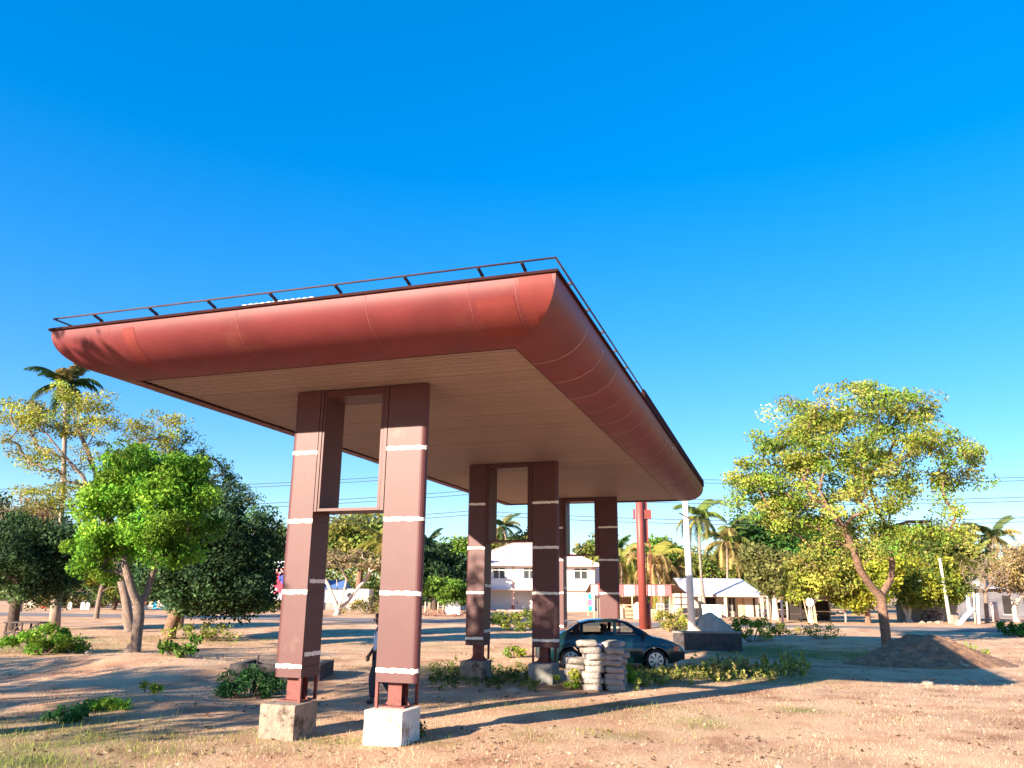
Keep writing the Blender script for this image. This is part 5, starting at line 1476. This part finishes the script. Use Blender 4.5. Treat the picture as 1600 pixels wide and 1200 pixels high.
p = base(1112, 70); t_ = thing('white_counter', 'plain white box counter before the doorway of the tin roofed building', 'counter', p, YAW)
mb = MB(); mb.span((-.72, 0, .0), (.72, .6, 1.02)); mb.build('box', M['white'], t_)
mb = MB(); mb.span((-.76, -.04, 1.022), (.76, .64, 1.08)); mb.build('top', M['white'], t_)
# leaning / upright poles near the building's right end
def post(px0, py0, px1, py1, r, m_, nm, label, cat='post', taper=.85, top=None):
    p = G(px0, py0); d_ = dist(p); q = at(px1, py1, d_)-np.array(p)
    t_ = thing(nm, label, cat, p)
    mb = MB(); mb.tube([(0, 0, -.2), tuple(q*.5), tuple(q)], [r, r*(1+taper)/2, r*taper], 9); mb.build('shaft', M[m_], t_, True)
    if top: top(t_, q)
    return t_
post(1202, 967, 1198, 928, .13, 'barkpale', 'timber_post', 'crooked pale timber post at the corner of the tin roofed building')
post(1207, 967, 1203.5, 935, .11, 'cream', 'timber_post', 'leaning pale post just right of the crooked timber post')
post(1217, 970, 1210, 934, .12, 'barkpale', 'timber_post', 'strongly leaning bark post right of the leaning pale post')
post(1223, 974, 1221, 938, .10, 'pink', 'timber_post', 'upright pinkish post beside the road at the grey olive tree')
# open pole sheds
def pole_shed(label, px, d, w, dep, h, seed):
    p = base(px, d); t_ = thing('pole_shed', label, 'pole shed', p, YAW)
    for x in (-w/2, 0, w/2):
        for y in (0, dep):
            if x == 0 and y == 0: continue
            mb = MB(); mb.tube([(x, y, -.1), (x+.05, y, h*.5), (x, y, h)], .07, 6); mb.build('post', M['barkpale'], t_, True)
    mb = MB(); mb.span((-w/2-.4, -.4, h), (w/2+.4, dep+.4, h+.1)); mb.build('flat_roof', M['thatch'], t_)
    mb = MB(); mb.bar((-w/2, 0, .75), (w/2, 0, .75), .07); mb.build('rail', M['newwood'], t_)
    mb = MB(); mb.span((-w/2, dep*.6, .45), (w/2, dep*.6+.4, .55)); mb.build('bench', M['darkwood'], t_)
    mb = MB(); mb.span((-w/2, dep+.1, 0), (w/2, dep+.14, h*.9)); mb.build('back_screen', M['dark'], t_)
    for k in range(5):
        mb = MB(); x = -w/2+w*k/4; mb.bar((x, -.45, h-.05), (x, dep+.45, h-.05), .05); mb.build('rafter', M['barkpale'], t_)
pole_shed('open pole shed with a flat thatched roof behind the round white board', 1283, 62.5, 3.4, 3.0, 1.68, 1)
pole_shed('low shaded pole shed left of the thin branched tree', 1234, 72, 2.4, 2.5, 1.5, 2)
# round board on stakes
p = G(1267, 974); d_ = dist(p); t_ = thing('round_board', 'round white board tied to thin wooden stakes by the road', 'board', p, YAW)
S = d_/FPX
mb = MB(); cz = (974-943.5)*S
mb.lathe([(0.001, -.03), (.31, -.03), (.31, .03), (.001, .03)], 24, 'y', (-.0, -.08, cz)); mb.build('disc', M['white'], t_)
for x0, x1, z in ((-.12, -.45, 1.95), (.05, -.02, 1.3), (.2, .12, 1.5), (.33, .3, 1.15), (.45, .36, 1.4)):
    mb = MB(); mb.tube([(x0, .0, -.1), (x1, 0.02, z)], .035, 5); mb.build('stake', M['newwood'], t_)
mb = MB(); mb.bar((-.1, -.03, .65), (.5, -.03, .62), .04); mb.build('tie_rail', M['newwood'], t_)
p = G(1199, 966); t_ = thing('bicycle_wheel', 'dark old wheel leaning against the crooked timber post', 'wheel', (p[0], p[1]-.3, p[2]), YAW)
mb = MB(); mb.tube([(.33*math.cos(2*PI*k/20), 0, .33+.33*math.sin(2*PI*k/20)) for k in range(21)], .04, 6); mb.build('tyre', M['tyre'], t_)
for k in range(6):
    mb = MB(); a_ = PI*k/6; mb.bar((.3*math.cos(a_), 0, .33+.3*math.sin(a_)), (-.3*math.cos(a_), 0, .33-.3*math.sin(a_)), .012); mb.build('spoke', M['darksteel'], t_)

# right side: poles, stay, blocks, grey building
post(1485, 974, 1468, 872, .15, 'greenpole', 'leaning_pole', 'thin pale green pole leaning left behind the spreading tree', 'pole', .6)
post(1528, 975, 1526, 928, .19, 'white', 'white_post', 'thick white concrete post in front of the bare tree', 'post', .95)
post(1494, 976, 1522, 952, .17, 'pole', 'stay_post', 'white concrete stay post slanting up to the thick white post', 'post', 1)
post(1524, 975, 1521, 925, .07, 'newwood', 'thin_stake', 'thin brown stake tight against the left of the thick white post', 'stake', .9)
post(1557, 972, 1552, 940, .28, 'pink', 'tree_stump', 'thick pale pinkish stump before the grey building', 'stump', .9)
p = G(1493, 975); bmk = MB(); bmk.box((0, 0, .11), (.42, .22, .21)); bl = bmk.mesh('concrete_block', M['stone'])
for k, (x, z, lb_) in enumerate(((0, 0, 'lowest block of the small pale pile right of the leaning pole'), (.02, .22, 'middle block of the small pale pile right of the leaning pole'), (-.02, .44, 'topmost block of the small pale pile right of the leaning pole'),
                              (-1.15, 0, 'single whitish block lying left of the leaning pole'))):
    o = link('concrete_block', bl, None, (p[0]+RT0[0]*x, p[1]+RT0[1]*x+.1, p[2]+z), YAW+.15*k); tag(o, lb_, 'block', 'concrete blocks by the leaning pole')
bm = bmesh.new(); g = np.random.default_rng(3)
for k in range(46):
    q = G(g.uniform(1412, 1470), g.uniform(970, 974)); pebble(bm, q, g.uniform(.06, .19), g)
me = bpy.data.meshes.new('rubble'); bm.to_mesh(me); bm.free(); me.materials.append(M['stone']); tag(link('rubble', me), 'pale broken rubble on the far verge behind the spreading tree', 'rubble', kind='stuff')
D = 78.0; S = D/FPX; P0 = 1570
p = base(P0, D); t_ = thing('grey_building', 'low grey building half hidden behind the bare and dry trees at right', 'building', p, YAW)
mb = MB(); mb.span((X_(1498, P0), 0, -.1), (X_(1690, P0), .2, 2.7)); mb.build('front_wall', mat('shade_toned_grey_wall', (.17, .16, .175), .9, .2, 1.5), t_)  # grey darkened in the colour itself, standing in for tree shade
for a_, b_ in ((1565, 1578), (1597, 1606), (1640, 1655)):
    mb = MB(); mb.span((X_(a_, P0), -.03, .4), (X_(b_, P0), -.003, 2.1)); wn = mb.build('window', M['dark'], t_)
    mb = MB(); mb.span((X_(a_, P0)-.1, -.1, .31), (X_(b_, P0)+.1, -.034, .39)); mb.build('sill', M['white'], wn)
mb = MB(); mb.add([(X_(1494, P0), -.6, 2.72), (X_(1694, P0), -.6, 2.72), (X_(1684, P0), 3, 3.9), (X_(1506, P0), 3, 3.9), (X_(1494, P0), 6.6, 2.72), (X_(1694, P0), 6.6, 2.72)], [(0, 1, 2, 3), (3, 2, 5, 4), (0, 3, 4), (1, 5, 2)]); mb.build('roof', M['tin'], t_)
mb = MB(); mb.span((X_(1500, P0), -1.4, -.1), (X_(1503, P0), -1.2, 2.4)); mb.build('veranda_post', M['white'], t_)
D = 67.5; S = D/FPX; P0 = 1440
p = base(P0, D); t_ = thing('low_blue_wall', 'low bluish grey compound wall in deep shade behind the yellow green trees', 'wall', p, YAW)
for k in range(10):
    mb = MB(); mb.span((X_(1400+k*9, P0)+.01, 0, -.1), (X_(1409+k*9, P0)-.01, .16, 1.45+.06*(k % 3))); mb.build('wall_panel', M['greycon'], t_)
p = base(1453, 66.5); t_ = thing('parked_motorbike', 'dark motorbike standing before the low bluish wall', 'motorbike', p, YAW)
for x in (-.6, .6):
    mb = MB(); mb.tube([(x+.3*math.cos(2*PI*k/16), 0, .3+.3*math.sin(2*PI*k/16)) for k in range(17)], .05, 6); w_ = mb.build('wheel', M['tyre'], t_)
    mb = MB(); mb.lathe([(.001, -.03), (.1, -.03), (.1, .03), (.001, .03)], 10, 'y', (x, 0, .3)); mb.build('hub', M['darksteel'], w_)
mb = MB(); mb.tube([(-.6, 0, .3), (-.1, 0, .45), (.35, 0, .75), (.6, 0, .3)], .05, 6); mb.box((0, 0, .42), (.4, .24, .3)); mb.build('engine_frame', M['darksteel'], t_)
mb = MB(); mb.box((.15, 0, .78), (.42, .24, .2)); mb.build('tank', M['trim'], t_); mb = MB(); mb.box((-.3, 0, .78), (.6, .24, .1)); mb.build('saddle', M['trim'], t_)
mb = MB(); mb.bar((.42, -.35, 1.02), (.42, .35, 1.02), .035); mb.build('handlebar', M['darksteel'], t_)

# ================================================================== LEFT: table, petrol board, notice board, kiosk, stalls
p = G(38, 1000); t_ = thing('wooden_table', 'dark rough wooden table under the shade tree at the left picture edge', 'table', p, YAW-.1)
for k in range(3):
    mb = MB(); mb.box((0, -.24+.24*k, .68), (1.55, .225, .05)); mb.build('top_plank', M['darkwood'], t_)
for x in (-.68, 0, .68):
    for y in (-.27, .27):
        mb = MB(); mb.bar((x, y, -.06), (x, y, .655), .06); mb.build('leg', M['darkwood'], t_)
for x in (-.66, .02):
    mb = MB(); mb.bar((x, -.3, .1), (x+.6, -.3, .6), .045); mb.build('brace', M['darkwood'], t_)
p = G(42, 1003); t_ = thing('wooden_stool', 'low wooden stool half hidden below the rough table', 'stool', (p[0]-.3, p[1]-.45, p[2]), YAW)
mb = MB(); mb.box((0, 0, .36), (.6, .25, .05)); mb.build('seat', M['darkwood'], t_)
for x in (-.24, .24):
    mb = MB(); mb.bar((x, 0, -.03), (x, 0, .334), .06); mb.build('leg', M['darkwood'], t_)
post(22, 975, 28, 930, .2, 'white', 'white_post', 'white washed post right behind the shade tree trunk at the left edge', 'post', .8)
post(31, 956, 32, 925, .2, 'greycon', 'grey_post', 'grey post beyond the road near the left picture edge', 'post', .9)

D = 84.0; S = D/FPX; P0 = 446
p = base(P0, D); t_ = thing('petrol_board', 'tall red petrol price board in a white frame seen left of the front pylon', 'sign', p, YAW)
x0, x1 = X_(425, P0), X_(467, P0); zb_, zt_ = 1.0, 4.85
for x in (x0, x1):
    mb = MB(); mb.span((x-.13, -.1, -.1), (x+.13, .14, zt_+.1)); mb.build('frame_post', M['white'], t_)
mb = MB(); mb.span((X_(433, P0)-.11, -.02, -.1), (X_(433, P0)+.11, .1, zb_)); mb.span((X_(459, P0)-.11, -.02, -.1), (X_(459, P0)+.11, .1, zb_)); mb.build('support_leg', M['white'], t_)
mb = MB(); mb.span((x0+.132, -.03, 1.65), (x1-.132, .10, 4.2)); pn = mb.build('red_panel', M['signred'], t_)
mb = MB(); mb.span((x0+.132, -.025, 4.2), (x1-.132, .09, zt_)); pw = mb.build('header_panel', mat('sign_pale', (.62, .68, .78), .5, .05, 3), t_)
mb = MB(); mb.span((x0+.132, -.025, zb_), (x1-.132, .09, 1.65)); mb.build('footer_panel', mat('sign_grey', (.5, .5, .55), .5, .05, 3), t_)
for z, w_ in ((3.98, 1.9), (3.72, 1.55)):
    mb = MB(); mb.span((x0+.25, -.045, z-.07), (x0+.25+w_, -.033, z+.07)); mb.build('white_stripe', M['white'], pn)
mb = MB(); mb.span((x0+.35, -.04, 4.42), (x0+.75, -.028, 4.62)); mb.build('blue_mark', M['signblue'], pw)
mb = MB(); xc = x0+1.42; P_ = [(xc-.85, 3.45), (xc+.85, 3.45), (xc+.8, 3.0), (xc+.35, 2.5), (xc, 2.25), (xc-.35, 2.5), (xc-.8, 3.0)]
mb.add([(x, -.034, z) for x, z in P_]+[(x, -.045, z) for x, z in P_], [tuple(range(7, 14))]+[(i, (i+1) % 7, 7+(i+1) % 7, 7+i) for i in range(7)]); mb.build('blue_shield', M['signblue'], pn)
mb = MB(); mb.lathe([(.001, 0), (.16, 0), (.16, .012), (.001, .012)], 12, 'y', (x0+.4, -.046, 2.0)); mb.build('round_mark', M['pinksheet'], pn)
p = base(708, 71); t_ = thing('notice_board', 'blank white square board under the low flat green tree', 'board', p, YAW)
mb = MB(); mb.span((-.63, 0, .1), (.63, .05, 1.25)); mb.build('panel', M['white'], t_)
for x in (-.5, .5):
    mb = MB(); mb.span((x-.04, .052, -.1), (x+.04, .12, 1.2)); mb.build('leg', M['wood'], t_)
for k, (px, lb_) in enumerate(((684, 'leftmost thin stake before the dark bushy tree'), (692, 'thin stake just left of the blank white board'), (664, 'crooked stick leaning by the brush pile'))):
    post(px, 961, px+1, 940, .06, 'barkpale', 'thin_stake', lb_, 'stake')
bm = MB(); g = np.random.default_rng(2)
for k in range(70):
    q = G(g.uniform(658, 735), g.uniform(960, 964)); a_ = g.uniform(0, PI); l_ = g.uniform(.3, 1.0)
    bm.tube([q, (q[0]+l_*math.cos(a_), q[1]+l_*math.sin(a_), q[2]+g.uniform(.05, .5))], .04, 4)
tag(bm.build('brushwood', M['redpaint'] if False else mat('reddish_brush', (.26, .13, .09), .95, .4, 3)), 'heap of reddish cut brushwood under the low flat green tree', 'brushwood', kind='stuff')
D = 66.0; S = D/FPX; P0 = 252
p = base(P0, 84); S = 84/FPX; t_ = thing('blue_kiosk', 'small sky blue kiosk across the road left of the mango trunk', 'kiosk', p, YAW)
mb = MB(); mb.span((X_(241, P0), 0, -.1), (X_(270, P0), 1.6, 1.55)); mb.build('body', mat('sky_blue_paint', (.05, .5, .78), .7, .1, 2), t_)
mb = MB(); mb.span((X_(247, P0), -.03, .1), (X_(258, P0), -.003, 1.2)); mb.build('hatch', M['cream'], t_)
mb = MB(); mb.span((X_(239, P0), -.5, 1.552), (X_(272, P0), 1.8, 1.63)); mb.build('roof', M['tin'], t_)
# market stalls
def stall(px, d, w, h, label, cloth, seed):
    g = random.Random(seed); p = base(px, d); t_ = thing('market_stall', label, 'market stall', p, YAW)
    for x in (-w/2, w/2):
        for y in (0, 1.8):
            mb = MB(); mb.bar((x, y, -.1), (x, y, h), .09); mb.build('post', M['barkpale'], t_)
    mb = MB(); mb.add([(-w/2-.3, -.5, h-.15), (w/2+.3, -.5, h-.15), (w/2+.3, 2.2, h+.3), (-w/2-.3, 2.2, h+.3), (-w/2-.3, -.5, h-.08), (w/2+.3, -.5, h-.08), (w/2+.3, 2.2, h+.37), (-w/2-.3, 2.2, h+.37)], [(0, 3, 2, 1), (4, 5, 6, 7), (0, 1, 5, 4), (1, 2, 6, 5), (2, 3, 7, 6), (3, 0, 4, 7)])
    mb.build('roof', M['rusttin'], t_)
    mb = MB(); mb.span((-w/2, .2, .55), (w/2, 1.0, .62)); mb.build('counter', M['wood'], t_)
    for k in range(4):
        x = -w/2+.3+k*(w-.6)/3
        mb = MB(); mb.add([(x-.35, .16, .62), (x+.35, .16, .64), (x+.3, .12, .05+.1*g.random()), (x, .05, .02), (x-.32, .13, .1)], [(0, 1, 2, 3, 4)]); mb.build('hanging_cloth', M[cloth if k % 2 == 0 else g.choice(['cream', 'red_cloth', 'pinksheet'])], t_)
stall(60, 83, 4.5, 1.6, 'market stall hung with red cloths near the left picture edge', 'red_cloth', 1)
stall(128, 86, 4.0, 1.5, 'market stall with pale goods between the palm and the bright tree', 'cream', 2)
stall(172, 88, 4.2, 1.5, 'market stall with red and white goods just left of the bright tree trunk', 'red_cloth', 3)
stall(228, 88, 2.5, 1.6, 'narrow stall right of the bright tree trunk', 'cream', 4)
for px, lb_ in ((112, 'white kerb post left of the pale goods stall'), (132, 'white kerb post before the pale goods stall'), (140, 'white kerb post right of the pale goods stall'), (206, 'white kerb post at the bright tree trunk'), (231, 'white kerb post before the narrow stall')):
    p = base(px, 79); t_ = thing('kerb_post', lb_, 'kerb post', p, YAW, 'white kerb posts across the road')
    mb = MB(); mb.prism([(-.16, -.1), (.16, -.1), (.16, .1), (-.16, .1)], -.1, .6); mb.build('shaft', M['white'], t_)
    mb = MB(); mb.prism([(-.12, -.08), (.12, -.08), (.12, .08), (-.12, .08)], .602, .68); mb.build('cap', M['white'], t_)
# partly seen white vehicle-like shack behind the acacia: low white shed
D = 86.0; S = D/FPX; P0 = 545
p = base(P0, D); t_ = thing('white_shed', 'low white shed with a blue roof behind the flat topped acacia stems', 'shed', p, YAW)
mb = MB(); mb.span((X_(508, P0), 0, .8), (X_(575, P0), 3, 2.2)); mb.build('body', M['white'], t_)
mb = MB(); mb.span((X_(508, P0), .05, -.1), (X_(575, P0), 2.95, .8)); mb.build('base_wall', M['greycon'], t_)
mb = MB(); mb.lathe([(.001, 0), (.28, 0), (.28, .03), (.001, .03)], 14, 'y', (X_(546, P0), -.035, 1.55)); mb.build('round_vent', M['dark'], t_)
mb = MB(); mb.add([(X_(504, P0), -.3, 2.21), (X_(540, P0), -.3, 2.21), (X_(536, P0), 1.5, 3.1), (X_(508, P0), 1.5, 3.1), (X_(504, P0), 3.2, 2.21), (X_(540, P0), 3.2, 2.21)], [(0, 1, 2, 3), (3, 2, 5, 4), (0, 3, 4), (1, 5, 2)]); mb.build('roof', mat('blue_tin', (.08, .16, .36), .5, .2, 2), t_)
shrub('scrub_bush', 'dry olive scrub behind the front right pylon at the far verge', base(575, 74), 2.6, 1.6, OLIVE+DRY, 230, 30, 40, .14, .45)
shrub('scrub_bush', 'dry scrub at the foot of the petrol board', base(430, 80), 2.2, 1.0, OLIVE+DRY, 231, 22, 40, .14, .4)
shrub('scrub_bush', 'yellow green scrub patch left of the brushwood heap', base(622, 74), 1.2, 1.0, YELLOW, 232, 16, 40, .12, .35)
shrub('scrub_bush', 'brown dry scrub beyond the road right of the lone palm', base(90, 84), 2.6, 2.0, DRY+OLIVE, 233, 26, 40, .16, .5)

# ================================================================== POWER LINE
WY = 62.0
def wire_line(py, dy, label, d0=62.0):
    a_ = at(-330, py+22, d0+6); b_ = at(740, py+2, d0); c_ = at(1900, py-2, d0-4)
    t_ = thing('power_line', label, 'power line', (0, 0, 0))
    for e in (0, dy):
        mb = MB(); pts = []
        for P, Q in ((a_, b_), (b_, c_)):
            for k in range(25):
                f = k/24; q = P+(Q-P)*f; pts.append((q[0], q[1], q[2]-e*d0/FPX-.9*4*f*(1-f)+.35))
        mb.tube(pts, .022, 4, False); mb.build('wire', M['wire'], t_)
wire_line(740, 5, 'upper pair of thin wires crossing the sky on the right')
wire_line(771, 6, 'middle pair of thin wires crossing the sky on the right')
wire_line(803, 6, 'lower pair of thin wires crossing behind the canopy and tree')

# ================================================================== tall trees standing to the left behind the photographer, whose shade reaches the plot
def off_tree(nm, label, x, y, h, r, n, seed, cols):
    g = np.random.default_rng(seed); b0 = (x, y, hz(x, y)); t_ = thing(nm, label, 'tree', b0)
    tg = ell_points(g, (0, 0, h*.68), (r, r, h*.34), n, .3)
    nodes, par, w, tips = skeleton([([np.array([0, 0, -.1]), np.array([.1, 0, h*.15]), np.array([0, .1, h*.3])], -1), ([np.array([0, 0, h*.45]), np.array([.1, .1, h*.6])], 2)], tg, g)
    mb = MB(); skin(nodes, par, w, .02, .26, mb); mb.build('trunk', M['bark'], t_, True)
    leaf_cloud('crown', tg, .95, 90, .15, cols, t_, (0, 0, 0), seed, .7)
OFFT = [(-22.5, -3.5, 9, 4.2, 40), (-15.4, 1.0, 10.4, 2.9, 46), (-28, 1, 9, 4.5, 40)]
for k, (x, y, h, r, n) in enumerate(OFFT):
    off_tree('shade_tree', ('broad shade tree standing behind the photographer at far left', 'smaller shade tree standing behind the photographer', 'tall shade tree at the far left of the plot')[k], x, y, h, r, n, 300+k, MID)
print('leaves', LEAF_N)
